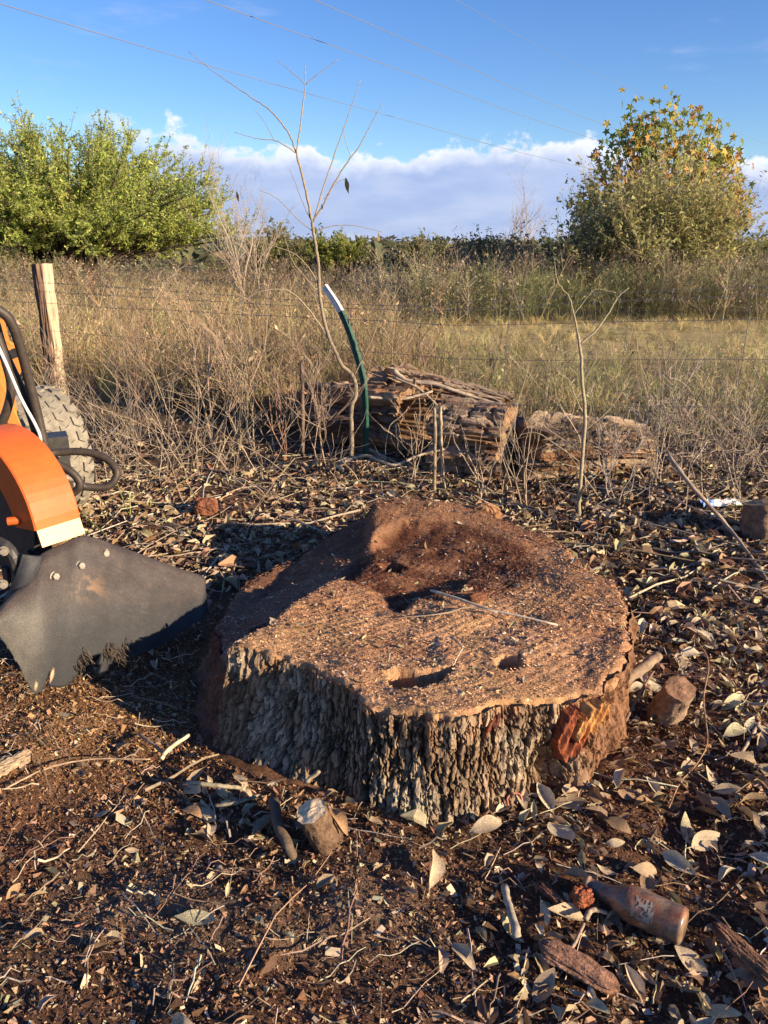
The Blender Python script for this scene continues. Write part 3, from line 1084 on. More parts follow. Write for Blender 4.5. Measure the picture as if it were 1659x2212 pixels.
G = Geo()
for n, y0, y1, xw, L0, r0 in [(520, 0.9, 2.6, 1.4, 0.09, 0.0016), (900, 2.5, 5.2, 3.0, 0.22, 0.0028), (260, 2.6, 5.4, 3.0, 0.45, 0.004)]:
    for p in ground_pts(n * 2, -xw, xw, y0, y1, None, 0.02)[:n]:
        L = L0 * float(RNG.lognormal(0, 0.5)); r = r0 * float(RNG.lognormal(0, 0.35))
        G.tube(twig_path(p, RNG.uniform(0, 6.28), L), np.linspace(r, r * 0.5, 6), pick(TW_PAL, 1)[0], 4, False)
tag(link('twig_litter', G.mesh('twig_litter'), M_twig), 'litter of thin dry twigs among the leaves', kind='stuff')


def stick(name, pts, r0, r1, col, label, cat='stick', n=14, k=8, rough=0.15, parent=None):
    P = spline(np.array(pts), n)
    P = P + RNG.normal(0, min(r0 * 0.10, 0.0012), P.shape)
    G = Geo()
    R = np.linspace(r0, r1, n) * (1 + rough * 0.6 * RNG.normal(0, 0.5, n))
    G.tube(P, R, np.clip(np.asarray(col) * (1 + 0.15 * RNG.normal(size=(n, 1))), 0.01, 1), k)
    o = link(name, G.mesh(name, True), M_twig)
    return tag(o, label, cat)


TOPZ = 0.285
stick('stick', [gz(930, 1275, TOPZ + .015), gz(990, 1293, TOPZ + .02), gz(1060, 1318, TOPZ + .018), gz(1120, 1330, TOPZ + .018), gz(1205, 1350, TOPZ + .012)], 0.0042, 0.0028, (0.50, 0.42, 0.31), 'long pale forked twig lying across the top of the stump')
stick('stick', [gz(1075, 1322, TOPZ + .02), gz(1010, 1312, TOPZ + .02), gz(960, 1325, TOPZ + .015), gz(880, 1332, TOPZ + .012), gz(855, 1322, TOPZ + .012)], 0.0026, 0.0014, (0.34, 0.25, 0.17), 'thin dark twig crossing under the pale twig on the stump')
stick('stick', [gz(975, 1375, TOPZ + .01), gz(998, 1398, TOPZ + .022), gz(990, 1415, TOPZ + .014), gz(978, 1438, TOPZ + .008)], 0.0028, 0.0018, (0.42, 0.32, 0.22), 'short crooked twig standing near the middle of the stump top')
stick('stick', [gz(838, 1430, TOPZ + .005), gz(842, 1412, TOPZ + .05)], 0.0022, 0.0016, (0.62, 0.55, 0.38), 'straw pale splinter upright beside the dark hole', n=6)
stick('branch', [gz(1318, 1500, 0.16), gz(1350, 1470, 0.19), gz(1390, 1440, 0.215), gz(1422, 1415, 0.235)], 0.017, 0.014, (0.24, 0.17, 0.11), 'thick cut branch leaning out from the right corner of the stump', 'branch', k=12)
stick('stick', [gz(1350, 1560, 0.02), gz(1372, 1515, 0.06), gz(1405, 1460, 0.11), gz(1412, 1450, 0.12)], 0.0045, 0.0035, (0.22, 0.14, 0.10), 'thin dark rod leaning beside the cut branch')
stick('vine', [gz(1500, 1375, 0.03), gz(1530, 1430, 0.05), gz(1520, 1510, 0.04), gz(1528, 1600, 0.035), gz(1505, 1650, 0.03), gz(1470, 1690, 0.02), gz(1445, 1745, 0.015)], 0.0022, 0.0016, (0.30, 0.18, 0.11), 'long thin reddish vine curving over the soil at the right', 'vine', n=40, k=5)
stick('stick', [gz(1090, 1915, 0.02), gz(1100, 1960, 0.02), gz(1110, 1990, 0.02), gz(1118, 2025, 0.02)], 0.0075, 0.009, (0.34, 0.29, 0.22), 'grey lichen covered stick pointing up the soil left of the bottle', k=10)
stick('stick', [gz(1265, 1985, 0.02), gz(1280, 1965, 0.02), gz(1310, 1972, 0.018)], 0.006, 0.004, (0.32, 0.24, 0.17), 'bent forked twig left of the bottle belly')
stick('stick', [gz(1215, 2070, 0.02), gz(1240, 2040, 0.022), gz(1262, 1995, 0.022)], 0.0042, 0.003, (0.28, 0.2, 0.14), 'thin crooked twig below the bent forked twig')
stick('stick', [gz(430, 1692, 0.035), gz(480, 1697, 0.04), gz(530, 1703, 0.035)], 0.0055, 0.005, (0.44, 0.36, 0.22), 'straight tan stick lying at the left foot of the stump')
stick('stick', [gz(660, 1690, 0.05), gz(690, 1665, 0.08)], 0.006, 0.005, (0.34, 0.27, 0.17), 'short stick propped against the shaded bark', n=6)
stick('stick', [gz(465, 1740, 0.03), gz(505, 1735, 0.035), gz(560, 1718, 0.03)], 0.0045, 0.004, (0.22, 0.19, 0.14), 'dark bowed stick left of the cut stub')
stick('root', [gz(590, 1730, 0.03), gz(600, 1780, 0.04), gz(622, 1830, 0.025), gz(632, 1850, 0.0)], 0.014, 0.010, (0.12, 0.085, 0.06), 'dark gnarled root curving down left of the cut stub', 'root', k=10)
stick('stick', [gz(300, 1585, 0.03), gz(335, 1612, 0.035), gz(355, 1630, 0.04)], 0.0045, 0.004, (0.30, 0.2, 0.13), 'short dark twig on the golden chips below the flap')
stick('stick', [gz(348, 1640, 0.04), gz(365, 1618, 0.05), gz(408, 1588, 0.045)], 0.006, 0.005, (0.58, 0.50, 0.30), 'pale yellow split stick near the golden chips')
stick('root', [gz(10, 1705, 0.02), gz(100, 1660, 0.03), gz(200, 1640, 0.035), gz(325, 1640, 0.04)], 0.003, 0.002, (0.40, 0.28, 0.18), 'long thin pale rootlet on the soil at the left', 'root', n=24, k=5)
stick('stick', [gz(1640, 1560, 0.02), gz(1612, 1610, 0.02), gz(1590, 1645, 0.02)], 0.005, 0.004, (0.33, 0.26, 0.19), 'curved grey twig on dark soil near the right edge')
arc_p = [gz(1098, 1728, 0.02) + np.array([0, 0, 0.0])]
stick('earthworm', [gz(1098, 1740, 0.025), gz(1096, 1725, 0.035), gz(1106, 1714, 0.042), gz(1122, 1715, 0.040), gz(1128, 1728, 0.03)], 0.0026, 0.0022, (0.42, 0.16, 0.11), 'small pinkish arched worm at the foot of the stump', 'worm', n=20, rough=0.03)


def stub(name, base, tip, r0, r1, cut, barkc, label, cat='stub', flat=0.0):
    """cut limb: root > bark, cut_face"""
    base, tip = np.array(base), np.array(tip)
    e = root(name, base, label, cat)
    n, k = 26, 40
    ax = tip - base; Lg = np.linalg.norm(ax); ax = ax / Lg
    A = np.cross(ax, [0.2, 0.9, 0.3]); A /= np.linalg.norm(A); B = np.cross(ax, A)
    t = np.linspace(-0.15, 1, n)[:, None]; th = np.linspace(0, 2 * np.pi, k, endpoint=False)[None]
    rr_ = (r0 + (r1 - r0) * t) * (1 + 0.10 * (fbm(np.cos(th) * 4 + base[0] * 9, np.sin(th) * 4, t * 3, 3) - 0.5) * 2 + 0.26 * (fbm(np.cos(th) * 9, np.sin(th) * 9, t * 5 + base[1], 3, 0.6) - 0.5))
    V = base + (t * Lg)[..., None] * ax + rr_[..., None] * (np.cos(th)[..., None] * A + np.sin(th)[..., None] * B)
    C = np.asarray(barkc) * (0.55 + 0.9 * fbm(np.cos(th) * 9, np.sin(th) * 9, t * 8, 3)[..., None])
    i = np.arange(n - 1)[:, None] * k; j = np.arange(k)[None]; j2 = (j + 1) % k
    F = np.stack([i + j, i + j2, i + k + j2, i + k + j], -1).reshape(-1, 4)
    part('bark', new_mesh('bark', V.reshape(-1, 3), F, C.reshape(-1, 3), True), M_bark, e)
    q = np.linspace(0, 1, 9)[:, None]
    rim = V[-1]
    cc = rim.mean(0) + ax * 0.003
    W_ = cc + (rim - cc)[None] * q[..., None] + ax * (0.006 * (fbm(q * 5 + th * 0, th, 0, 3) - 0.4))[..., None]
    C = np.asarray(cut) * (0.7 + 0.6 * fbm(W_[..., 0] * 90, W_[..., 1] * 90, W_[..., 2] * 90, 3)[..., None])
    i = np.arange(8)[:, None] * k
    F = np.stack([i + j, i + k + j, i + k + j2, i + j2], -1).reshape(-1, 4)
    part('cut_face', new_mesh('cut_face', W_.reshape(-1, 3), F, C.reshape(-1, 3), True), M_wood, e)
    return e


stub('cut_stub', gz(706, 1815, 0.0), gz(672, 1752, 0.10), 0.036, 0.034, (0.72, 0.54, 0.33), (0.15, 0.095, 0.06), 'short sawn limb stub with pale cut end in front of the stump')
stub('cut_stub', gz(1432, 1550, 0.0), gz(1470, 1487, 0.15), 0.048, 0.040, (0.23, 0.13, 0.08), (0.27, 0.19, 0.13), 'sawn brown root stub standing right of the stump')
stub('cut_stub', gz(1408, 1560, 0.0), gz(1428, 1515, 0.08), 0.012, 0.009, (0.4, 0.3, 0.2), (0.27, 0.19, 0.13), 'thin broken stub leaning on the brown root stub')
stub('cut_stub', gz(1252, 1705, 0.0), gz(1248, 1630, 0.075), 0.026, 0.020, (0.3, 0.18, 0.1), (0.24, 0.15, 0.09), 'short crumbly root stub below the hollow of the stump')
stub('cut_stub', gz(1655, 1160, 0.0), gz(1650, 1085, 0.16), 0.11, 0.09, (0.3, 0.2, 0.12), (0.20, 0.13, 0.085), 'brown broken stub at the right edge of the picture')


def chunk(name, c, L, w, h, yaw, col, label, cat, mat=None, tilt=0.15):
    n, k = 40, 36
    t = np.linspace(-0.5, 0.5, n)[:, None]; th = np.linspace(0, 2 * np.pi, k, endpoint=False)[None]
    sd = c[0] * 13 + c[1] * 7
    rag = 0.30 * (fbm(np.cos(th) * 3 + sd, np.sin(th) * 3, 0.5, 3) - 0.5)
    env = np.sqrt(np.clip(1 - (2 * np.abs(t)) ** 6, 0.0, 1))
    r = env * (0.7 + 0.6 * fbm(np.cos(th) * 2 + sd, np.sin(th) * 2, t * 3, 3) + 0.7 * (fbm(np.cos(th) * 5 + sd, np.sin(th) * 5, t * 3, 3, 0.6) - 0.5) + 0.45 * (fbm(np.cos(th) * 14 + sd, np.sin(th) * 14, t * 7, 3, 0.7) - 0.5))
    t = t * (1 + rag)
    V = np.stack([t * L + 0 * th, r * np.cos(th) * w / 2, r * np.sin(th) * h / 2], -1)
    R = rotm(yaw, tilt, 0.1)[0]
    V = V @ R.T + np.asarray(c)
    C = np.asarray(col) * (0.5 + fbm(np.cos(th) * 7 + sd, np.sin(th) * 7, t * 5, 3)[..., None])
    i = np.arange(n - 1)[:, None] * k; j = np.arange(k)[None]; j2 = (j + 1) % k
    F = np.stack([i + j, i + j2, i + k + j2, i + k + j], -1).reshape(-1, 4)
    return tag(link(name, new_mesh(name, V.reshape(-1, 3), F, C.reshape(-1, 3), False), mat or M_bark), label, cat)


chunk('bark_chunk', gz(22, 1650, 0.035), 0.13, 0.045, 0.03, 1.1, (0.34, 0.25, 0.16), 'pale flaky slab of bark at the left edge of the soil', 'bark')
chunk('wood_chunk', gz(445, 1095, 0.05), 0.12, 0.09, 0.09, 0.3, (0.17, 0.07, 0.04), 'dark red brown block of wood in the leaves behind the grinder', 'wood')
chunk('wood_chunk', gz(1258, 1938, 0.03), 0.045, 0.04, 0.035, 0.3, (0.30, 0.10, 0.05), 'small crumbly rust red clump beside the neck of the bottle', 'wood', M_dust)
chunk('bark_chunk', gz(1250, 2085, 0.02), 0.15, 0.045, 0.025, -0.55, (0.24, 0.13, 0.085), 'long flat reddish slab of bark below the bottle', 'bark')
chunk('bark_chunk', gz(1610, 2060, 0.02), 0.14, 0.035, 0.025, -1.0, (0.17, 0.09, 0.055), 'dark strip of rotten bark at the lower right edge', 'bark')
chunk('bark_chunk', gz(1195, 1935, 0.02), 0.07, 0.02, 0.018, -0.8, (0.12, 0.06, 0.04), 'narrow dark bark sliver above the bottle neck', 'bark')
chunk('wood_chunk', gz(1052, 1112, 0.27), 0.10, 0.10, 0.05, 1.3, (0.36, 0.19, 0.09), 'splintered upright wood at the back rim of the stump', 'wood', M_wood, 1.2)
chunk('wood_chunk', gz(1032, 1290, 0.295), 0.06, 0.03, 0.025, 0.4, (0.16, 0.07, 0.04), 'dark chip of wood under the forked twig on the stump', 'wood')

# ------------------------------------------------------------------ bottle
M_glass = material('dirty_brown_glass', nscale=35, nvar=0.4, bscale=120, bstr=0.25, bdist=0.002, rough=0.30, spec=0.5, nscale2=300, nvar2=0.3)
M_label = material('worn_paper_label', nscale=70, nvar=0.35, bstr=0.2, rough=0.8, base=(0.30, 0.25, 0.20))
M_ink = material('faded_ink', base=(0.10, 0.07, 0.06), rough=0.8, bstr=0)
b0, b1 = gz(1480, 2003, 0.036), gz(1262, 1908, 0.030)
bot = root('glass_bottle', b0, 'dirty brown glass bottle lying on its side in the leaves', 'bottle')
bl = np.linalg.norm(b1 - b0)
ax = (b1 - b0) / bl
A_ = np.cross(ax, [0, 0, 1]); A_ /= np.linalg.norm(A_); B_ = np.cross(A_, ax)
prof = [(0.0, 0.004), (0.0, 0.75), (0.012, 0.93), (0.03, 1.0), (0.30, 1.0), (0.50, 1.0), (0.56, 0.96), (0.62, 0.84), (0.68, 0.66), (0.74, 0.52), (0.82, 0.45), (0.92, 0.42), (0.945, 0.42), (0.95, 0.50), (0.985, 0.50), (0.99, 0.43), (1.0, 0.40), (1.0, 0.28), (0.9, 0.26)]
br = 0.0365
k = 40
th = np.linspace(0, 2 * np.pi, k, endpoint=False)


def bsurf(t, th, r):
    return b0 + np.asarray(t)[..., None] * bl * ax + np.asarray(r)[..., None] * (np.cos(th)[..., None] * A_ + np.sin(th)[..., None] * B_)


T_ = np.array([p[0] for p in prof])[:, None] + 0 * th; R_ = np.array([p[1] for p in prof])[:, None] * br + 0 * th
V = bsurf(T_, th[None] + 0 * T_, R_)
n = len(prof)
i = np.arange(n - 1)[:, None] * k; j = np.arange(k)[None]; j2 = (j + 1) % k
F = np.stack([i + j, i + j2, i + k + j2, i + k + j], -1).reshape(-1, 4)
tb = np.linspace(0, 1, 90)[:, None]
prof = np.array(prof)
main = prof[3:13]
T_ = np.vstack([T_[:3], np.repeat(np.linspace(0.03, 0.945, 60)[:, None], k, 1), T_[13:]])
R_ = np.vstack([R_[:3], np.repeat(np.interp(np.linspace(0.03, 0.945, 60), main[:, 0], main[:, 1])[:, None], k, 1) * br, R_[13:]])
V = bsurf(T_, th[None] + 0 * T_, R_)
n = len(T_)
i = np.arange(n - 1)[:, None] * k; j = np.arange(k)[None]; j2 = (j + 1) % k
F = np.stack([i + j, i + j2, i + k + j2, i + k + j], -1).reshape(-1, 4)
dn = fbm(V[..., 0] * 28, V[..., 1] * 28, V[..., 2] * 28, 4, 0.6, 211)
gl, dirt, rustc = np.array([0.085, 0.060, 0.052]), np.array([0.27, 0.17, 0.10]), np.array([0.25, 0.10, 0.05])
up_ = np.sin(th)[None] + 0 * T_
Cb = gl + (dirt - gl) * (sstep(0.42, 0.62, dn + 0.10 * up_) * 0.8)[..., None]
Cb = Cb + (rustc - Cb) * (sstep(0.55, 0.7, fbm(V[..., 0] * 40, V[..., 1] * 40, V[..., 2] * 40, 3, 0.6, 213) + 0.12 * up_) * 0.8)[..., None]
part('glass_body', new_mesh('glass_body', V.reshape(-1, 3), F, Cb.reshape(-1, 3), True), M_glass, bot)
# what is left of the paper label, ragged; it faces the camera side
nu, nv = 40, 40
U, Vv = np.meshgrid(np.linspace(0.27, 0.47, nu), np.linspace(1.02, 2.15, nv))
ang = math.pi - Vv if A_[1] > 0 else Vv
front = 1 if A_[1] > 0 else -1
ang = np.where(True, math.pi / 2 + front * (Vv - 0.75), 0)
Vp = bsurf(U, ang, np.full_like(U, br + 0.0006))
wear = fbm(U * 45, Vv * 5, 2, 3, 0.6, 201)
ok = (wear > 0.43)
idx = np.arange(nu * nv).reshape(nv, nu)
Q = np.stack([idx[:-1, :-1], idx[:-1, 1:], idx[1:, 1:], idx[1:, :-1]], -1).reshape(-1, 4)
Q = Q[ok.ravel()[Q].all(1)]
used, inv = np.unique(Q, return_inverse=True)
lab = part('paper_label', new_mesh('paper_label', Vp.reshape(-1, 3)[used], inv.reshape(-1, 4), None, True), M_label, bot)
tag(lab, 'torn remains of a whitish paper label')

# ------------------------------------------------------------------ stump grinder
M_orange = material('orange_paint', nscale=18, nvar=0.10, bscale=260, bstr=0.12, bdist=0.002, rough=0.40, spec=0.5, base=(0.62, 0.115, 0.018), nscale2=240, nvar2=0.08)
M_orange2 = material('faded_orange_paint', nscale=22, nvar=0.16, bscale=160, bstr=0.15, bdist=0.002, rough=0.5, spec=0.4, base=(0.70, 0.27, 0.055), nscale2=200, nvar2=0.1)
M_rubber = material('dusty_rubber', nscale=16, nvar=0.28, bscale=240, bstr=0.35, bdist=0.003, rough=0.62, spec=0.4, nscale2=330, nvar2=0.35)
M_hose = material('hydraulic_hose', nscale=60, nvar=0.3, bscale=300, bstr=0.3, bdist=0.002, rough=0.55, spec=0.4, base=(0.045, 0.034, 0.027))
M_steel = material('dark_steel', nscale=40, nvar=0.35, bscale=90, bstr=0.15, bdist=0.003, rough=0.5, spec=0.5, base=(0.05, 0.047, 0.044), metal=0.3)
M_zinc = material('zinc_bolt', nscale=80, nvar=0.25, bstr=0.1, rough=0.55, base=(0.26, 0.225, 0.18), metal=0.2)
M_tire = material('dusty_tyre', nscale=30, nvar=0.28, bscale=140, bstr=0.35, bdist=0.004, rough=0.9, spec=0.2, base=(0.235, 0.21, 0.165))
M_whitew = material('white_cable', base=(0.75, 0.72, 0.66), rough=0.5, nvar=0.1, bstr=0)

grinder = root('stump_grinder', (-1.15, 2.2, 0), 'orange stump grinder with black rubber flap, hoses and a chunky tyre at the left', 'machine')
axle = np.array([0.58, 0.815, 0.0]); axle /= np.linalg.norm(axle)
u_ = np.array([0.815, -0.58, 0.0])
u_ /= np.linalg.norm(u_)
F0 = at(172, 1118, 2.16)
WID = 0.138
RG = 0.275
cen = F0 - u_ * RG * math.cos(0.10) - np.array([0, 0, RG * math.sin(0.10)])
angs = np.linspace(0.10, 2.5, 26)


def gpt(a, r, w):
    return cen + u_ * r * math.cos(a) + np.array([0, 0, 1.0]) * r * math.sin(a) - axle * w


# guard: curved cover plate, two side plates, thick
Gd = Geo()
sec = [(RG, 0.0), (RG, WID), (RG - 0.004, WID + 0.004), (RG - 0.105, WID + 0.004), (RG - 0.105, WID - 0.001), (RG - 0.008, WID - 0.001), (RG - 0.008, 0.001), (RG - 0.105, 0.001), (RG - 0.105, -0.004), (RG - 0.004, -0.004)]
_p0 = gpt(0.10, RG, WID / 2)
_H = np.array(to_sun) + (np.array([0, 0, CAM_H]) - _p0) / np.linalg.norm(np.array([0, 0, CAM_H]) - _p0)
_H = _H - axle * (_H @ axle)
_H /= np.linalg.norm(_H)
lipd = np.cross(axle, _H)  # end strip angled to mirror the sun towards the camera
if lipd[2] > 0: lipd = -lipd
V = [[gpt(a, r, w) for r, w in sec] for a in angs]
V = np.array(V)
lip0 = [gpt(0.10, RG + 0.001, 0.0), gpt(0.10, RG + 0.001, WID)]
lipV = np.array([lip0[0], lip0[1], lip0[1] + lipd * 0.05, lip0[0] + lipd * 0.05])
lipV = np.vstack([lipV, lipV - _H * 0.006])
k = len(sec)
n = len(angs)
i = np.arange(n - 1)[:, None] * k; j = np.arange(k)[None]; j2 = (j + 1) % k
Fq = np.stack([i + j, i + j2, i + k + j2, i + k + j], -1).reshape(-1, 4)
Gd.add(V.reshape(-1, 3), Fq, (0.7, 0.16, 0.02))
capf = np.array([[0, 1, 5, 6], [1, 2, 3, 4], [6, 7, 8, 9]])
Gd.Q.append(capf); Gd.Q.append(capf[:, ::-1] + (n - 1) * k)
part('guard', Gd.mesh('guard'), M_orange, grinder)
M_lip = material('glint_pale_lip', nscale=60, nvar=0.12, bscale=200, bstr=0.1, bdist=0.001, rough=0.42, spec=0.5, base=(0.72, 0.46, 0.22), metal=0.35)  # sun glint on the guard's end, put into a pale half-metal colour
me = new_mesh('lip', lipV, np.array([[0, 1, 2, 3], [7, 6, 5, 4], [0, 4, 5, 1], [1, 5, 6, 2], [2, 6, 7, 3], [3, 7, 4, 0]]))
tag(part('lip', me, M_lip, grinder), 'lip along the lower edge of the orange guard, coloured pale as a sun glint')
# little peg welded to the guard side
Gp = Geo()
pe = gpt(0.22, RG - 0.075, WID)
Gp.tube([pe, pe - axle * 0.028 - u_ * 0.02], 0.012, (0.6, 0.15, 0.03), 10)
part('peg', Gp.mesh('peg'), M_orange, grinder)

# rubber flap: strips between an upper and a lower edge
TOPE = [(-12, 1338, 1.88), (30, 1292, 1.94), (72, 1250, 1.99), (90, 1203, 2.03), (140, 1178, 2.075), (185, 1161, 2.12), (250, 1180, 2.20), (320, 1206, 2.28), (390, 1232, 2.36), (430, 1245, 2.41), (452, 1256, 2.42)]
BOTE = [(-12, 1352, 1.875), (8, 1385, 1.87), (40, 1440, 1.865), (72, 1503, 1.86), (100, 1490, 1.88), (135, 1492, 1.90), (215, 1462, 1.98), (285, 1428, 2.07), (350, 1392, 2.17), (410, 1352, 2.28), (455, 1325, 2.36)]
ns, nt_ = 120, 70
te = spline([at(*p) for p in TOPE], ns); bo = spline([at(*p) for p in BOTE], ns)
NORM = np.cross(te[-1] - te[ns // 3], bo[ns // 2] - te[ns // 2]); NORM /= np.linalg.norm(NORM)
if NORM[1] > 0: NORM = -NORM
tg = np.linspace(0, 1, nt_)[:, None, None]
SS = np.linspace(0, 1, ns)[None]
FV = te[None] * (1 - tg) + bo[None] * tg
Tg = tg[..., 0]
bulge = 0.035 * np.sin(np.pi * Tg) * np.sin(np.pi * np.clip(SS * 1.1, 0, 1)) + 0.012 * np.sin(SS * 7 + 1) * Tg - 0.06 * Tg ** 2 * sstep(0.45, 0.0, SS) * 0.3
bulge = bulge - 0.035 * sstep(0.93, 1.0, SS) ** 1 - 0.01 * sstep(0.05, 0.0, Tg)
FV = FV + NORM * bulge[..., None]
# ragged lower edge with two torn notches
sx_ = SS + 0 * Tg
edge_cut = 0.985 + 0.02 * (fbm(SS * 60, 0, 0, 3) - 0.5)
edge_cut = edge_cut - 0.10 * np.exp(-((SS - 0.395) / 0.012) ** 2) - 0.17 * sstep(0.52, 0.57, SS) * (1 - sstep(0.575, 0.60, SS)) - 0.12 * np.exp(-((SS - 0.645) / 0.016) ** 2)
keepv = Tg <= edge_cut
idx = np.arange(ns * nt_).reshape(nt_, ns)
Q = np.stack([idx[:-1, :-1], idx[:-1, 1:], idx[1:, 1:], idx[1:, :-1]], -1).reshape(-1, 4)
Q = Q[keepv.ravel()[Q].all(1)]
used, inv = np.unique(Q, return_inverse=True)
rub = np.array([0.020, 0.021, 0.024]); dusty = np.array([0.12, 0.088, 0.068]); grey = np.array([0.12, 0.108, 0.088])
nn = fbm(SS * 9, Tg * 7, 0, 4, 0.55, 301)
specks = sstep(0.60, 0.72, fbm(SS * 110, Tg * 80, 0, 2, 0.6, 303))
fc = np.broadcast_to(rub, (nt_, ns, 3)).copy()
md = np.clip((1 - sstep(0.2, 0.65, Tg)) * 0.42 * (0.4 + nn) + specks * 0.15 * (1 - sstep(0.45, 0.95, Tg)), 0, 0.9)
fc = fc + (dusty - fc) * md[..., None]
mg = (1 - sstep(0.12, 0.42, SS)) * sstep(0.1, 0.5, Tg) * (0.55 + 0.5 * nn)
fc = fc + (grey - fc) * np.clip(mg, 0, 0.85)[..., None]
rust = np.exp(-(((SS - 0.50) / 0.07) ** 2 + ((Tg - 0.33) / 0.07) ** 2)) * sstep(0.48, 0.6, fbm(SS * 40, Tg * 26, 0, 3, 0.5, 305))
fc = fc + (np.array([0.42, 0.24, 0.11]) - fc) * (rust * 0.35)[..., None]
spot = np.exp(-(((SS - 0.415) / 0.016) ** 2 + ((Tg - 0.90) / 0.05) ** 2)) + 0.6 * np.exp(-(((SS - 0.305) / 0.014) ** 2 + ((Tg - 0.92) / 0.05) ** 2))
fc = fc + (np.array([0.50, 0.33, 0.18]) - fc) * sstep(0.3, 0.6, spot)[..., None]
V1 = FV.reshape(-1, 3)[used]; C1 = fc.reshape(-1, 3)[used]
me = new_mesh('rubber_flap', V1, inv.reshape(-1, 4), C1, True)
flap = part('rubber_flap', me, M_rubber, grinder)
tag(flap, 'dusty black rubber flap with torn lower edge')
so = flap.modifiers.new('thick', 'SOLIDIFY'); so.thickness = 0.009; so.offset = -1
# folded side of the flap, on the left
te2 = spline([at(48, 1196, 1.99), at(66, 1199, 2.0), at(88, 1203, 2.025)], 20)
bo2 = spline([at(12, 1300, 1.99), at(30, 1296, 1.97), at(72, 1252, 1.985)], 20)
tg2 = np.linspace(0, 1, 20)[:, None, None]
SV = te2[None] * (1 - tg2) + bo2[None] * tg2 + NORM * (0.012 * np.sin(np.pi * tg2))
idx = np.arange(400).reshape(20, 20)
Q = np.stack([idx[:-1, :-1], idx[:-1, 1:], idx[1:, 1:], idx[1:, :-1]], -1).reshape(-1, 4)
sf = part('flap_fold', new_mesh('flap_fold', SV.reshape(-1, 3), Q, rub * 1.6, True), M_rubber, grinder)
so = sf.modifiers.new('thick', 'SOLIDIFY'); so.thickness = 0.008; so.offset = -1

# torn frayed strands hanging in the notches
Gf = Geo()
for s0, t0, c in [(0.53, 0.80, 40), (0.60, 0.78, 45), (0.645, 0.84, 70), (0.665, 0.86, 40)]:
    for _ in range(c):
        a = FV[int(np.clip((t0 + RNG.normal(0, 0.03)) * nt_, 0, nt_ - 1)), int(np.clip((s0 + RNG.normal(0, 0.008)) * ns, 0, ns - 1))]
        d = np.array([0.014 + 0.012 * RNG.normal(), -0.01, -RNG.uniform(0.008, 0.035)])
        Gf.tube(spline([a + NORM * 0.006, a + d * 0.5 + NORM * 0.012 + RNG.normal(0, 0.003, 3), a + d], 5), 0.0012, np.array([0.08, 0.062, 0.045]) * RNG.uniform(0.4, 1.2), 3, False)
tag(part('frayed_edge', Gf.mesh('frayed_edge'), M_twig, grinder), kind='stuff')


def hexbolt(p, nrm, r, parent):
    nrm = nrm / np.linalg.norm(nrm)
    g = Geo()
    g.tube([p - nrm * 0.002, p + nrm * 0.003], [r * 1.35, r * 1.35], (0.4, 0.36, 0.3), 20)
    g.tube([p + nrm * 0.003, p + nrm * 0.011, p + nrm * 0.013], [r, r, r * 0.85], (0.45, 0.4, 0.34), 6)
    return part('bolt', g.mesh('bolt'), M_zinc, parent)


def flap_at(px, py):
    best, bd = None, 1e9
    uvs = FV.reshape(-1, 3)
    rel_ = uvs - np.array([0, 0, CAM_H])
    dep = rel_[:, 1] * CP - rel_[:, 2] * SP
    sxp = 829.5 + FOC * rel_[:, 0] / dep
    syp = 1106 - FOC * (rel_[:, 1] * SP + rel_[:, 2] * CP) / dep
    i = np.argmin((sxp - px) ** 2 + (syp - py) ** 2)
    return uvs[i]


for px, py in [(118, 1244), (173, 1221), (226, 1198)]:
    hexbolt(flap_at(px, py) + NORM * 0.003, NORM, 0.0110, grinder)

# cutter drum parts seen under the guard
Gc = Geo()
cw = cen - axle * (WID * 0.5)
Gc.tube([cw + axle * 0.03, cw - axle * 0.03], [0.185, 0.185], (0.05, 0.045, 0.04), 40)
wheel = part('cutter_wheel', Gc.mesh('cutter_wheel'), M_steel, grinder)
for q in range(12):
    a = q * 2 * math.pi / 12
    p = cw + u_ * 0.19 * math.cos(a) + np.array([0, 0, 0.19 * math.sin(a)])
    g = Geo()
    R = np.stack([u_ * math.cos(a) + np.array([0, 0, math.sin(a)]), axle, np.cross(u_ * math.cos(a) + np.array([0, 0, math.sin(a)]), axle)], -1)
    g.box(p - axle * 0.03, 0.05, 0.03, 0.03, R, (0.08, 0.07, 0.06))
    part('tooth', g.mesh('tooth'), M_steel, wheel)
hexbolt(at(8, 1190, 1.97), np.array([0.3, -1, 0.1]), 0.010, grinder)
hexbolt(at(6, 1262, 1.97), np.array([0.3, -1, 0.1]), 0.010, grinder)
g = Geo()
g.tube(spline([at(-30, 1160, 2.02), at(20, 1185, 2.0), at(38, 1240, 2.0), at(30, 1290, 2.0)], 12), 0.016, (0.05, 0.045, 0.04), 8)
part('frame_bar', g.mesh('frame_bar'), M_steel, grinder)

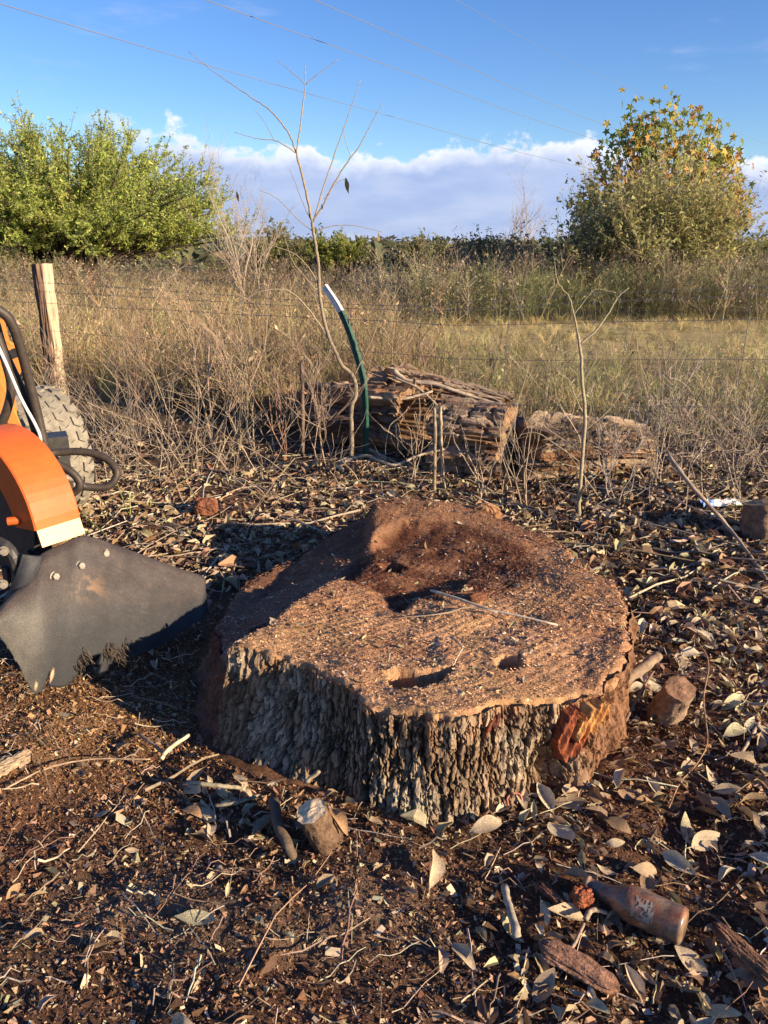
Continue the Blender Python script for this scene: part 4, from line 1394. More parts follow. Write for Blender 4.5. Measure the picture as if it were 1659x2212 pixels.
# boom: faded orange plate rising at the left edge
g = Geo()
BO = [(-60, 690, 2.9), (10, 690, 2.9), (22, 745, 2.88), (45, 752, 2.88), (48, 800, 2.86), (30, 830, 2.85), (38, 900, 2.82), (58, 948, 2.8), (-20, 960, 2.8), (-60, 960, 2.8)]
P = np.array([at(*p) for p in BO])
back = P + np.array([-0.015, 0.03, 0.0])
n = len(P)
g.V.append(np.vstack([P, back])); g.C.append(np.tile([0.7, 0.27, 0.05], (2 * n, 1))); g.n = 2 * n
cen_ = None
tri = np.array([[0, i, i + 1] for i in range(1, n - 1)])
sides = np.array([[i, (i + 1) % n, n + (i + 1) % n, n + i] for i in range(n)])
g.T.append(tri[:, ::-1]); g.T.append(tri + n); g.Q.append(sides)
boom = part('boom_plate', g.mesh('boom_plate'), M_orange2, grinder)
g = Geo()
p = at(33, 745 + 640 - 640, 2.86)
p = at(34, 1398 - 640 + 4, 2.86)
g.tube([p + np.array([0, 0.0, 0]), p + np.array([0.0, -0.012, 0])], [0.017, 0.017], (0.2, 0.08, 0.03), 18)
part('pivot_pin', g.mesh('pivot_pin'), M_steel, grinder)
g = Geo()
Pb = [at(30, 965, 2.75), at(95, 940, 2.78), at(140, 938, 2.80), at(148, 1000, 2.80)]
g.tube(spline([at(-20, 985, 2.72), at(40, 962, 2.75), at(95, 945, 2.78)], 8), 0.022, (0.05, 0.05, 0.05), 6)
part('frame_bar', g.mesh('frame_bar'), M_steel, grinder)
g = Geo()
R = rotm(0.45, 0, 0)[0]
g.box(at(122, 962, 2.86), 0.085, 0.10, 0.085, R, (0.05, 0.05, 0.045))
part('bracket', g.mesh('bracket'), M_steel, grinder)
g = Geo()
g.box(at(125, 1020, 2.95), 0.10, 0.05, 0.16, R, (0.04, 0.04, 0.04))
part('bracket', g.mesh('bracket'), M_steel, grinder)
hexbolt(at(121, 985, 2.72), np.array([0.2, -0.6, 0.7]), 0.011, grinder)
g = Geo()
g.tube([at(125, 1030, 2.68), at(165, 1036, 2.70)], 0.010, (0.4, 0.4, 0.36), 12)
g.tube([at(140, 1032, 2.685), at(147, 1033, 2.69)], 0.013, (0.4, 0.4, 0.36), 12)
part('hose_fitting', g.mesh('hose_fitting'), M_zinc, grinder)

HOSES = [([(-10, 665, 2.6), (20, 690, 2.62), (42, 745, 2.65), (62, 820, 2.68), (82, 900, 2.7), (100, 980, 2.7)], 0.0165),
         ([(-10, 700, 2.66), (8, 760, 2.68), (40, 830, 2.7), (68, 900, 2.72), (92, 985, 2.72)], 0.0165),
         ([(-8, 720, 2.6), (12, 780, 2.6), (24, 840, 2.6), (10, 900, 2.6), (-15, 945, 2.6)], 0.015),
         ([(70, 985, 2.55), (120, 978, 2.6), (180, 976, 2.62), (228, 990, 2.62), (252, 1020, 2.6), (235, 1050, 2.58), (190, 1052, 2.56), (172, 1046, 2.55)], 0.0135),
         ([(85, 990, 2.5), (125, 1003, 2.52), (160, 1025, 2.52), (172, 1050, 2.52), (150, 1072, 2.52)], 0.0135)]
for pts, r in HOSES:
    g = Geo()
    g.tube(spline([at(*p) for p in pts], 60), r, (0.05, 0.04, 0.03), 14)
    part('hose', g.mesh('hose', True), M_hose, grinder)
g = Geo()
g.tube(spline([at(*p) for p in [(-8, 740, 2.55), (15, 790, 2.55), (45, 860, 2.56), (75, 915, 2.57), (87, 945, 2.58), (85, 965, 2.58), (75, 985, 2.56)]], 50), 0.0055, (0.8, 0.8, 0.75), 10)
part('white_cable', g.mesh('white_cable', True), M_whitew, grinder)

# tyre
tyc = at(75, 958, 3.72)
tyc[2] = 0.315
TR, TW = 0.32, 0.27
wa = np.array([0.66, 0.75, 0.0]); wa /= np.linalg.norm(wa)
wu = np.array([wa[1], -wa[0], 0.0])
zz = np.array([0, 0, 1.0])
prof = [(-0.5, 0.60), (-0.52, 0.80), (-0.50, 0.90), (-0.42, 0.955), (-0.2, 0.972), (0, 0.975), (0.2, 0.972), (0.42, 0.955), (0.50, 0.90), (0.52, 0.80), (0.5, 0.60)]
kk = 72
aa = np.linspace(0, 2 * np.pi, kk, endpoint=False)
V = np.array([[tyc + wa * TW * w + TR * r * (wu * math.cos(a) + zz * math.sin(a)) for w, r in prof] for a in aa])
n = len(prof)
i = np.arange(kk)[:, None] * n; i2 = (np.arange(kk)[:, None] + 1) % kk * n
j = np.arange(n - 1)[None]
F = np.stack([i + j, i + j + 1, i2 + j + 1, i2 + j], -1).reshape(-1, 4)
tyre = part('tyre', new_mesh('tyre', V.reshape(-1, 3), F, None, True), M_tire, grinder)
g = Geo()
g.tube([tyc - wa * TW * 0.4, tyc + wa * TW * 0.4], [TR * 0.61, TR * 0.61], (0.3, 0.3, 0.28), 40)
part('rim', g.mesh('rim'), M_steel, tyre)
rows = [(-0.40, 0.0), (-0.135, 0.5), (0.135, 0.0), (0.40, 0.5)]
NL = 26
for w, ph in rows:
    # one chevron lug, shared by the row
    for q in range(NL):
        a0 = (q + ph) * 2 * math.pi / NL
        da = 2 * math.pi / NL * 0.36
        hw = 0.105
        outl = [(-hw, -da * 0.6), (0, -da * 1.15), (hw, -da * 0.6), (hw, da * 1.1), (0, da * 0.5), (-hw, da * 1.1)]
        rb, rt = 0.955, 1.0
        bot_, top_ = [], []
        for ww, d in outl:
            wv = w + ww
            drop = 0.02 if abs(wv) > 0.42 else 0.0
            for lst, r_, sh in ((bot_, rb - 0.02, 1.0), (top_, rt - drop, 0.90)):
                wv2 = w + ww * sh
                a = a0 + d * sh
                lst.append(tyc + wa * TW * wv2 + TR * r_ * (wu * math.cos(a) + zz * math.sin(a)))
        VV = np.array(bot_ + top_)
        Fq = [[m, (m + 1) % 6, 6 + (m + 1) % 6, 6 + m] for m in range(6)] + [[6, 7, 10, 11], [7, 8, 9, 10]]
        if math.cos(a0) < -0.35:
            continue
        part('tread_block', new_mesh('tread_block', VV, np.array(Fq), None), M_tire, tyre)

# ------------------------------------------------------------------ fence
M_post = material('weathered_post', nscale=30, nvar=0.3, bscale=60, bstr=0.7, bdist=0.01, rough=0.9, spec=0.15, stretch=(1, 1, 0.15))
M_tgreen = material('green_paint', nscale=60, nvar=0.25, bscale=120, bstr=0.15, rough=0.42, spec=0.5, base=(0.018, 0.085, 0.055))
M_twhite = material('white_paint', nscale=60, nvar=0.12, bstr=0.1, rough=0.5, base=(0.72, 0.72, 0.72))

FP = at(128, 862, 6.6); FP[2] = 0
FPt = at(92, 570, 6.75)
e = root('fence_post', FP, 'weathered split wooden fence post leaning behind the tyre', 'fence post')
n, k = 60, 48
t = np.linspace(0, 1, n)[:, None]; th = np.linspace(0, 2 * np.pi, k, endpoint=False)[None]
r = 0.062 * (1.05 - 0.12 * t) * (1 + 0.36 * (fbm(np.cos(th) * 3, np.sin(th) * 3, t * 2.2, 3) - 0.5) * 2 + 0.34 * (fbm(np.cos(th) * 12, np.sin(th) * 12, t * 3, 3) - 0.5))
bark_side = sstep(-0.05, 0.35, np.cos(th - 3.7) + 0.9 * (fbm(np.cos(th) * 4, np.sin(th) * 4, t * 5, 3) - 0.5) + 0.35 * (0.45 - t))
r = r * (1 + 0.22 * bark_side * (0.5 + fbm(np.cos(th) * 6, np.sin(th) * 6, t * 14, 3, 0.6)))
axp = FP[None, None] * (1 - t)[..., None] + FPt[None, None] * t[..., None]
V = axp + np.stack([r * np.cos(th), r * np.sin(th), 0 * r + 0.02 * (fbm(np.cos(th) * 3, np.sin(th) * 3, 4, 2) - .5) * (t > 0.98)], -1)
C = np.array([0.47, 0.37, 0.245]) + (np.array([0.13, 0.08, 0.055]) - np.array([0.47, 0.37, 0.245])) * bark_side[..., None]
C = C * (0.7 + 0.6 * fbm(np.cos(th) * 14, np.sin(th) * 14, t * 4, 3)[..., None])
i = np.arange(n - 1)[:, None] * k; j = np.arange(k)[None]; j2 = (j + 1) % k
F = np.stack([i + j, i + j2, i + k + j2, i + k + j], -1).reshape(-1, 4)
Vf = np.vstack([V.reshape(-1, 3), V[-1].mean(0)[None]])
capF = np.array([[(n - 1) * k + q, (n - 1) * k + (q + 1) % k, n * k] for q in range(k)])
part('post', new_mesh('post', Vf, [F, capF], np.vstack([C.reshape(-1, 3), [[0.4, 0.32, 0.22]]])), M_post, e)

# steel T post, bent
TPa = [(790, 990, 4.66), (790, 940, 4.66), (789, 880, 4.66), (787, 840, 4.66), (783, 810, 4.67), (772, 770, 4.68), (757, 722, 4.70), (734, 668, 4.72), (701, 618, 4.75)]
TP = spline([at(*p) for p in TPa], 60)
e = root('steel_post', np.array([TP[0][0], TP[0][1], 0]), 'bent green steel T post with white tip', 'fence post')


def tpost(P):
    T = np.gradient(P, axis=0); T /= np.linalg.norm(T, axis=1)[:, None]
    X = np.array([0.97, 0.24, 0]) - T * (T @ np.array([0.97, 0.24, 0]))[:, None]; X /= np.linalg.norm(X, axis=1)[:, None]
    Y = np.cross(T, X)
    sec = [(-0.021, 0.0), (-0.021, -0.004), (0.021, -0.004), (0.021, 0.0), (0.003, 0.001), (0.003, 0.034), (-0.003, 0.034), (-0.003, 0.001)]
    V = np.array([[P[i] + X[i] * a + Y[i] * b * -1 for a, b in sec] for i in range(len(P))])
    k = 8
    i = np.arange(len(P) - 1)[:, None] * k; j = np.arange(k)[None]; j2 = (j + 1) % k
    F = np.stack([i + j, i + j2, i + k + j2, i + k + j], -1).reshape(-1, 4)
    caps = np.array([[0, 1, 2, 3], [4, 5, 6, 7], [0, 3, 4, 7]])
    return V.reshape(-1, 3), np.vstack([F, caps, caps + (len(P) - 1) * k])


cut = 51
V, F = tpost(TP[:cut + 1])
part('shaft', new_mesh('shaft', V, F), M_tgreen, e)
V, F = tpost(TP[cut:])
tag(part('tip', new_mesh('tip', V, F), M_twhite, e), 'white painted tip')
gs = Geo()
for q in range(6, cut, 3):
    T = TP[q + 1] - TP[q]; T /= np.linalg.norm(T)
    gs.box(TP[q] + np.array([-0.004, -0.010, 0]), 0.012, 0.010, 0.014, None, (0.02, 0.09, 0.06))
part('studs', gs.mesh('studs'), M_tgreen, e)

fence = root('wire_fence', (0, 4.7, 0), 'rusty barbed wire fence strung across behind the stump', 'fence')
FX = [(-9.5, 11.0), (-3.0, 6.62), (-0.13, 4.64), (0.55, 4.10), (2.1, 3.85), (5.0, 3.6)]
STR = [[0.98, 1.0, 0.96, 1.02, 1.11, 1.15], [0.94, 0.93, 0.935, 0.985, 1.07, 1.10], [0.86, 0.84, 0.87, 0.90, 0.95, 0.95], [0.64, 0.62, 0.69, 0.72, 0.75, 0.74], [0.42, 0.40, 0.46, 0.48, 0.51, 0.5], [0.2, 0.2, 0.24, 0.25, 0.27, 0.27]]
for si, hs_ in enumerate(STR):
    P = spline([(a, b, h) for (a, b), h in zip(FX, hs_)], 140)
    P[:, 2] += 0.012 * (fbm(P[:, 0] * 2, P[:, 1] * 2, si, 2) - 0.5)
    g = Geo()
    g.tube(P, 0.0014, (0.2, 0.19, 0.18), 4, False)
    if si in (0, 1, 2):
        L = np.concatenate([[0], np.cumsum(np.linalg.norm(np.diff(P, axis=0), axis=1))])
        for s in np.arange(0.1, L[-1], 0.125):
            p = np.array([np.interp(s, L, P[:, c]) for c in range(3)])
            for d in (np.array([0.3, 0.2, 1.0]), np.array([-0.5, 0.4, 0.8])):
                d = d / np.linalg.norm(d) * 0.012
                g.tube([p - d, p + d], 0.0013, (0.2, 0.19, 0.18), 3, False)
    part('wire', g.mesh('wire'), M_wire, fence)
for px in [520, 1085, 1350, 1600, 260]:
    # upright stays
    tt_ = (px - 829.5) / FOC
    ys = np.linspace(3.7, 9, 400)
    xs = np.interp(-ys, [-a[1] for a in FX[::1]], [a[0] for a in FX])
    i0 = np.argmin(np.abs(xs / (ys * CP + 0.5 * SP) - tt_))
    x0, y0 = xs[i0], ys[i0]
    g = Geo()
    g.tube(spline([(x0, y0 - 0.004, 0.05), (x0 + RNG.normal(0, .01), y0 - 0.004, 0.5), (x0 + RNG.normal(0, .015), y0 - 0.004, 1.0)], 10), 0.0017, (0.3, 0.3, 0.3), 4, False)
    part('stay_wire', g.mesh('stay_wire'), M_wire, fence)

# ------------------------------------------------------------------ logs behind the fence
def log(name, a, b, ra, rb, label, hollow_end=0, tone=(0.19, 0.13, 0.09), seed=1, split=0.0, jag=0.05, ellip=0.85):
    a, b = np.array(a, float), np.array(b, float)
    e = root(name, (a + b) / 2 * np.array([1, 1, 0]), label, 'log')
    n, k = 110, 130
    ax = b - a; Lg = np.linalg.norm(ax); ax /= Lg
    A = np.cross(ax, [0, 0, 1]); A /= np.linalg.norm(A); B = np.cross(A, ax)
    t = np.linspace(0, 1, n)[:, None]; th = np.linspace(0, 2 * np.pi, k, endpoint=False)[None]
    c, s = np.cos(th), np.sin(th)
    f = fbm(c * 2.2 + seed * 5, s * 2.2, t * Lg * 2.2, 4, 0.55, seed)
    grain = fbm(c * 13 + 3, s * 13, t * Lg * 2.0 + seed, 4, 0.6, seed + 3)
    v1, v2, vid = voronoi(th / 0.22 + 0.7 * (f - 0.5) * 3, t * Lg / 0.17 + 1.5 * f, seed)
    plate = sstep(0.02, 0.22, v2 - v1)
    r = (ra + (rb - ra) * t) * (1 + 0.34 * (f - 0.5) * 2 + 0.22 * (grain - 0.5)) + 0.020 * (plate - 0.5) + 0.014 * (vid - 0.5)
    # rot splits along the grain
    r = r - split * sstep(0.56, 0.66, fbm(c * 5 + 9, s * 5, t * Lg * 1.1, 3, 0.5, seed + 8))
    off = jag * (fbm(c * 4 + seed, s * 4, 3, 3, 0.6) - 0.5) * 2
    tl_ = t * Lg + off * (sstep(0.75, 1, t) + (1 - sstep(0, 0.25, t)) * -1)
    V = a + tl_[..., None] * ax + r[..., None] * (c[..., None] * A + (s * ellip)[..., None] * B)
    V[..., 2] = np.maximum(V[..., 2], 0.0)
    tone = np.array(tone)
    C = tone * (0.35 + 0.55 * plate + 0.6 * grain)[..., None]
    red = sstep(0.52, 0.64, fbm(c * 3 + 2, s * 3, t * Lg * 1.8, 3, 0.5, seed + 5))
    C = C + (np.array([0.30, 0.15, 0.07]) * (0.5 + grain[..., None]) - C) * (0.75 * red)[..., None]
    pale = sstep(0.58, 0.7, fbm(c * 4 + 7, s * 4, t * Lg * 1.5, 3, 0.5, seed + 6))
    C = C + (np.array([0.42, 0.31, 0.20]) * (0.5 + grain[..., None]) - C) * (0.8 * pale)[..., None]
    i = np.arange(n - 1)[:, None] * k; j = np.arange(k)[None]; j2 = (j + 1) % k
    F = np.stack([i + j, i + j2, i + k + j2, i + k + j], -1).reshape(-1, 4)
    part('bark', new_mesh('bark', V.reshape(-1, 3), F, C.reshape(-1, 3)), M_bark, e)
    # ends: a worn face, hollow when asked
    for side in (0, 1):
        rim = V[-1 if side else 0]
        cc = rim.mean(0)
        q = np.linspace(1, 0.02, 14)[:, None]
        depth = 0.02 * (fbm(q * 6 + seed, th * 3, side, 3) - 0.3) + (0.30 * sstep(0.78, 0.45, q) if hollow_end & (1 << side) else 0)
        W_ = cc + (rim - cc)[None] * q[..., None] * 0.99 - (ax if side else -ax) * depth[..., None] if True else None
        Cw = np.array([0.26, 0.16, 0.09]) * (0.5 + fbm(q * 9, th * 4, seed, 3)[..., None])
        ii = np.arange(13)[:, None] * k
        Fw = np.stack([ii + j, ii + j2, ii + k + j2, ii + k + j], -1).reshape(-1, 4)
        part('end_wood', new_mesh('end_wood', W_.reshape(-1, 3), Fw if side else Fw[:, ::-1], Cw.reshape(-1, 3)), M_wood, e)
    return e


log('fallen_log', (-0.50, 5.35, 0.20), (0.20, 4.88, 0.23), 0.22, 0.26, 'dark hollow log lying behind the green post', 2, (0.13, 0.085, 0.06), 2, 0.02)
log('fallen_log', (0.33, 4.58, 0.19), (0.74, 4.40, 0.19), 0.22, 0.225, 'split sunlit log between the dark gap and the hollow log', 0, (0.25, 0.18, 0.125), 5, 0.05, 0.03, 0.95)
log('fallen_log', (0.82, 4.40, 0.17), (1.58, 4.55, 0.14), 0.215, 0.14, 'grey rotten log with torn bark at the right of the log heap', 0, (0.15, 0.11, 0.08), 9, 0.06, 0.13, 0.9)
log('fallen_log', (0.06, 5.25, 0.42), (0.80, 4.95, 0.32), 0.15, 0.08, 'ragged slab of rotten bark on top of the log heap', 0, (0.26, 0.19, 0.13), 13, 0.05, 0.10, 0.7)
stub('sawn_limb', at(828, 822, 5.5), at(818, 812, 5.25), 0.075, 0.070, (0.34, 0.22, 0.13), (0.2, 0.14, 0.1), 'sawn round limb end on top of the hollow log', 'log')


def at_pts(L):
    return [at(*p) for p in L]


stick('dead_branch', at_pts([(850, 800, 5.0), (880, 822, 4.95), (940, 830, 4.9), (1000, 850, 4.85), (1060, 868, 4.8), (1120, 890, 4.75)]), 0.017, 0.007, (0.42, 0.33, 0.24), 'pale dead branch slung over the top of the log heap', 'branch', n=24)
stick('dead_branch', at_pts([(795, 858, 4.8), (850, 862, 4.78), (880, 860, 4.76), (935, 845, 4.78)]), 0.010, 0.007, (0.46, 0.37, 0.27), 'white forked branch across the front of the hollow log', 'branch', n=20)
stick('dead_branch', at_pts([(850, 815, 4.9), (905, 840, 4.82), (950, 880, 4.75), (990, 905, 4.65)]), 0.008, 0.005, (0.36, 0.28, 0.2), 'thin branch drooping over the hollow end of the log', 'branch', n=20)
stick('dead_branch', at_pts([(735, 1000, 4.3), (790, 985, 4.3), (850, 1005, 4.15), (900, 985, 4.2), (960, 970, 4.2)]), 0.010, 0.006, (0.40, 0.32, 0.23), 'crooked branch on the ground in front of the logs', 'branch', n=24)
stick('dead_branch', at_pts([(960, 840, 4.9), (1010, 845, 4.85), (1070, 862, 4.8), (1105, 885, 4.75)]), 0.006, 0.004, (0.38, 0.3, 0.22), 'thin branch beside the pale branch on the log heap', 'branch', n=16)
stick('dead_branch', [gz(1445, 985, 0.35), gz(1490, 1045, 0.25), gz(1540, 1100, 0.15), gz(1590, 1160, 0.06), gz(1655, 1250, 0.02)], 0.011, 0.007, (0.30, 0.23, 0.17), 'long bare branch sloping down at the right edge', 'branch', n=24)
# dark splintered slabs standing in the gaps of the heap
chunk('bark_slab', at(985, 935, 4.42), 0.30, 0.05, 0.03, 0.1, (0.06, 0.045, 0.04), 'dark slab of bark standing at the end of the split log', 'bark', None, 1.35)

# scrap of plastic
M_plastic = material('crumpled_plastic', nscale=20, nvar=0.15, bscale=60, bstr=0.5, bdist=0.01, rough=0.35, spec=0.5)
c = gz(1555, 1095, 0.03)
U, Vv = np.meshgrid(np.linspace(-0.5, 0.5, 22), np.linspace(-0.5, 0.5, 14))
Z = 0.05 * fbm(U * 5, Vv * 6, 0, 3, 0.6, 401)
V = np.stack([U * 0.20 + c[0], Vv * 0.06 + 0.02 * U + c[1], Z + c[2]], -1)
idx = np.arange(22 * 14).reshape(14, 22)
Q = np.stack([idx[:-1, :-1], idx[:-1, 1:], idx[1:, 1:], idx[1:, :-1]], -1).reshape(-1, 4)
C = np.where((U < -0.2)[..., None], np.array([0.18, 0.34, 0.70]), np.array([0.62, 0.60, 0.57]))
tag(link('plastic_scrap', new_mesh('plastic_scrap', V.reshape(-1, 3), Q, C.reshape(-1, 3)), M_plastic), 'crumpled white and blue plastic scrap in the brush at the right', 'litter')

# ------------------------------------------------------------------ bare saplings and brush at the fence
def grow(G, p, d, L, r, lev, col, kids=(3, 4), spread=0.6, up=0.15, wig=0.12, minr=0.0011, k=5, seg=6):
    d = d / np.linalg.norm(d)
    P = [np.array(p)]
    dd = d.copy()
    for i in range(seg):
        dd = dd + RNG.normal(0, wig, 3) + np.array([0, 0, up * 0.25])
        dd /= np.linalg.norm(dd)
        P.append(P[-1] + dd * L / seg)
    P = np.array(P)
    R = np.linspace(r, max(minr, r * 0.55), seg + 1)
    G.tube(P, R, np.clip(col * RNG.uniform(0.8, 1.2), 0, 1), max(3, k), False)
    if lev <= 0: return
    for q in range(int(RNG.integers(kids[0], kids[1] + 1))):
        i = int(RNG.integers(2, seg + 1))
        side = RNG.normal(0, 1, 3); side[2] *= 0.5
        nd = dd * 0.8 + side * spread
        nd[2] += up
        grow(G, P[i], nd, L * RNG.uniform(0.4, 0.75), max(minr, R[i] * 0.65), lev - 1, col, kids, spread, up, wig, minr, 3 if lev < 2 else 4, seg)


BR = np.array([0.33, 0.255, 0.18])


def shrub(name, px, py, h, lev, label, n_stem=3, spread=0.6, col=BR, r=0.006, Y=None, lean=0.3, cat='shrub', kids=(3, 4)):
    b = gz(px, py, 0.0) if Y is None else at(px, py, Y)
    b[2] = gh1(b[0], b[1]) - 0.02
    G = Geo()
    for q in range(n_stem):
        d = np.array([RNG.normal(0, lean), RNG.normal(0, lean), 1.0])
        grow(G, b + np.array([RNG.normal(0, 0.02), RNG.normal(0, 0.02), 0]), d, h * RNG.uniform(0.5, 0.75), r * RNG.uniform(0.8, 1.2), lev, np.asarray(col), kids, spread)
    V = np.concatenate(G.V) - b
    G.V = [V]
    o = link(name, G.mesh(name), M_twig)
    o.location = b
    return tag(o, label, cat)


def limb_tree(name, label, cat, polys, base, col, extra=None):
    e = root(name, base, label, cat)
    G = Geo()
    for pts, r0, r1 in polys:
        P = spline(np.array(pts), max(8, len(pts) * 6))
        P = P + RNG.normal(0, 0.0011, P.shape)
        G.tube(P, np.linspace(r0, r1, len(P)), np.asarray(col) * RNG.uniform(0.85, 1.15), 7 if r0 > 0.005 else 5)
    part('trunk', G.mesh('trunk', True), M_twig, e)
    return e


SY = 4.6
A1 = lambda L, Y=SY: [at(a, b, Y) for a, b in L]
sap = limb_tree('bare_sapling', 'tall bare sapling rising beside the bent green post', 'sapling', [
    (A1([(759, 985), (760, 950), (759, 885), (769, 850), (763, 814), (739, 790), (725, 760), (710, 727), (696, 671), (690, 626), (688, 576), (680, 520), (674, 480)]), 0.0145, 0.008),
    (A1([(674, 480), (660, 410), (640, 330)]), 0.008, 0.0055),
    (A1([(640, 330), (624, 288), (585, 240), (540, 208), (470, 160), (408, 112)]), 0.0050, 0.0014),
    (A1([(640, 330), (648, 280), (655, 220), (660, 182), (659, 138)]), 0.0045, 0.0018),
    (A1([(660, 182), (630, 155), (598, 130)]), 0.0024, 0.0012),
    (A1([(660, 182), (690, 158), (731, 129)]), 0.0024, 0.0012),
    (A1([(640, 330), (600, 305), (560, 300), (508, 286)]), 0.0034, 0.0014),
    (A1([(592, 302), (570, 262), (552, 240)]), 0.0018, 0.0010),
    (A1([(676, 478), (700, 440), (725, 390), (758, 340), (775, 318), (800, 270), (826, 222)]), 0.0055, 0.0015),
    (A1([(758, 340), (745, 300), (738, 268)]), 0.0018, 0.0010),
    (A1([(680, 468), (700, 400), (728, 320), (752, 250), (779, 172)]), 0.0045, 0.0014),
    (A1([(674, 480), (655, 440), (640, 400), (625, 365)]), 0.0028, 0.0012),
    (A1([(676, 500), (640, 470), (600, 430), (560, 410)]), 0.0030, 0.0013),
    (A1([(680, 500), (720, 488), (770, 488), (830, 503)]), 0.0030, 0.0012),
    (A1([(690, 620), (668, 580), (630, 545), (560, 520), (500, 470)]), 0.0045, 0.0014),
    (A1([(692, 640), (660, 600), (630, 560), (612, 500)]), 0.0045, 0.0016),
    (A1([(700, 430), (722, 400), (742, 388), (750, 392)]), 0.0016, 0.0010),
    (A1([(725, 760), (690, 700), (640, 640), (600, 625), (540, 640), (480, 700)]), 0.0055, 0.0022),
    (A1([(763, 814), (800, 740), (822, 680), (840, 640)]), 0.0050, 0.0022),
], np.array([at(759, 985, SY)[0], SY, 0]), (0.30, 0.24, 0.165))
V, F = leaf_template(w=0.28, curl=1, fold=0.4, bend=0.3)
for (a, b, s, cc) in [(750, 401, 0.085, (0.20, 0.17, 0.05)), (514, 425, 0.06, (0.36, 0.16, 0.06)), (696, 447, 0.03, (0.1, 0.07, 0.04))]:
    R = rotm(0.4, 1.35, 0.3)[0]
    me = new_mesh('leaf', (V * s) @ R.T + at(a, b, SY), F, cc)
    part('leaf', me, M_leaf, sap)

SR = 3.66
A2 = lambda L: [at(a, b, SR) for a, b in L]
limb_tree('bare_sapling', 'forked bare sapling standing in front of the rotten log at the right', 'sapling', [
    (A2([(1250, 1125), (1252, 1060), (1258, 990), (1264, 900), (1258, 830), (1255, 770), (1248, 720)]), 0.0105, 0.007),
    (A2([(1248, 720), (1240, 680), (1228, 640), (1205, 610), (1198, 560)]), 0.005, 0.0015),
    (A2([(1252, 745), (1290, 710), (1318, 670), (1336, 640), (1358, 622)]), 0.006, 0.002),
    (A2([(1258, 830), (1285, 780), (1300, 740)]), 0.003, 0.0012),
    (A2([(1262, 900), (1240, 850), (1228, 820), (1200, 800)]), 0.003, 0.0012),
    (A2([(1264, 930), (1320, 880), (1350, 830), (1362, 800)]), 0.003, 0.0012),
    (A2([(1240, 680), (1270, 640), (1290, 625), (1330, 632)]), 0.003, 0.0012),
    (A2([(1256, 1000), (1200, 960), (1160, 935), (1120, 940)]), 0.003, 0.0012),
], np.array([at(1250, 1125, SR)[0], SR, 0]), (0.31, 0.26, 0.17))

shrub('bare_shrub', 452, 960, 1.15, 3, 'tangled pale dead bush between the wooden post and the green post', 4, 0.55, (0.38, 0.27, 0.19), 0.008, None, 0.35)
shrub('bare_shrub', 300, 930, 0.75, 3, 'low brown bush just right of the tyre', 4, 0.6, (0.26, 0.17, 0.12), 0.005)
shrub('bare_shrub', 545, 985, 0.7, 2, 'thin upright bare bush left of the green post', 4, 0.5, (0.36, 0.28, 0.19), 0.005)
shrub('bare_shrub', 470, 1010, 0.42, 1, 'single straight sapling shoot in the leaves left of the bushes', 1, 0.4, (0.40, 0.33, 0.22), 0.006, None, 0.05)
shrub('bare_shrub', 690, 1010, 0.85, 3, 'dense twiggy bush at the foot of the green post', 3, 0.5, (0.30, 0.22, 0.16), 0.006)
shrub('bare_shrub', 620, 985, 0.8, 2, 'reddish twig bush left of the green post', 3, 0.5, (0.30, 0.18, 0.13), 0.005)
shrub('bare_shrub', 830, 960, 0.9, 2, 'reddish forked twigs just right of the green post', 2, 0.45, (0.34, 0.21, 0.15), 0.006)
shrub('bare_shrub', 890, 1040, 0.55, 2, 'small twig bush in front of the hollow log end', 3, 0.5, (0.38, 0.30, 0.21), 0.004)
shrub('bare_shrub', 1140, 1090, 0.7, 2, 'thin bare stems in front of the dark gap between logs', 3, 0.45, (0.34, 0.27, 0.19), 0.004)
shrub('bare_shrub', 1330, 1090, 0.6, 3, 'grey twig tangle at the tip of the rotten log', 4, 0.7, (0.36, 0.30, 0.24), 0.004)
shrub('bare_shrub', 1420, 1050, 0.75, 3, 'wide twig tangle right of the rotten log', 4, 0.7, (0.36, 0.29, 0.22), 0.005)
shrub('bare_shrub', 1510, 1080, 0.6, 3, 'twig tangle left of the plastic scrap', 4, 0.7, (0.33, 0.27, 0.2), 0.004)
shrub('bare_shrub', 1610, 1090, 0.7, 3, 'twig tangle behind the broken stub at the right edge', 4, 0.7, (0.33, 0.27, 0.2), 0.004)
shrub('bare_shrub', 1040, 1075, 0.4, 1, 'short broken shoots behind the stump', 3, 0.4, (0.42, 0.33, 0.23), 0.005)
shrub('bare_shrub', 105, 720, 0.5, 3, 'dry twigs tangled against the wooden post', 4, 0.8, (0.28, 0.19, 0.13), 0.004, 6.5)
stick('cut_sapling', [at(653, 985, 4.55), at(654, 900, 4.55), at(652, 782, 4.55)], 0.013, 0.011, (0.16, 0.11, 0.08), 'dark cut-off stem standing left of the green post', 'stem')
stick('cut_sapling', [at(938, 1060, 4.0), at(940, 960, 4.0), at(938, 882, 4.0)], 0.010, 0.008, (0.28, 0.22, 0.15), 'left of two cut stems in front of the split log', 'stem')
stick('cut_sapling', [at(960, 1055, 4.05), at(953, 960, 4.05), at(952, 878, 4.05)], 0.010, 0.008, (0.36, 0.29, 0.18), 'right of two cut stems in front of the split log', 'stem')
for a, b, c, d, lab in [(470, 480, 1085, 1018, 'green upright shoot'), (545, 548, 1110, 1062, 'short thick green shoot'), (455, 440, 1105, 1040, 'thin green shoot leaning left')]:
    pass
stick('green_shoot', [gz(283, 1118, 0.0), gz(270, 1090, 0.05), gz(252, 1042, 0.16)], 0.004, 0.002, (0.22, 0.24, 0.06), 'tall green shoot right of the orange guard', 'shoot', n=8)
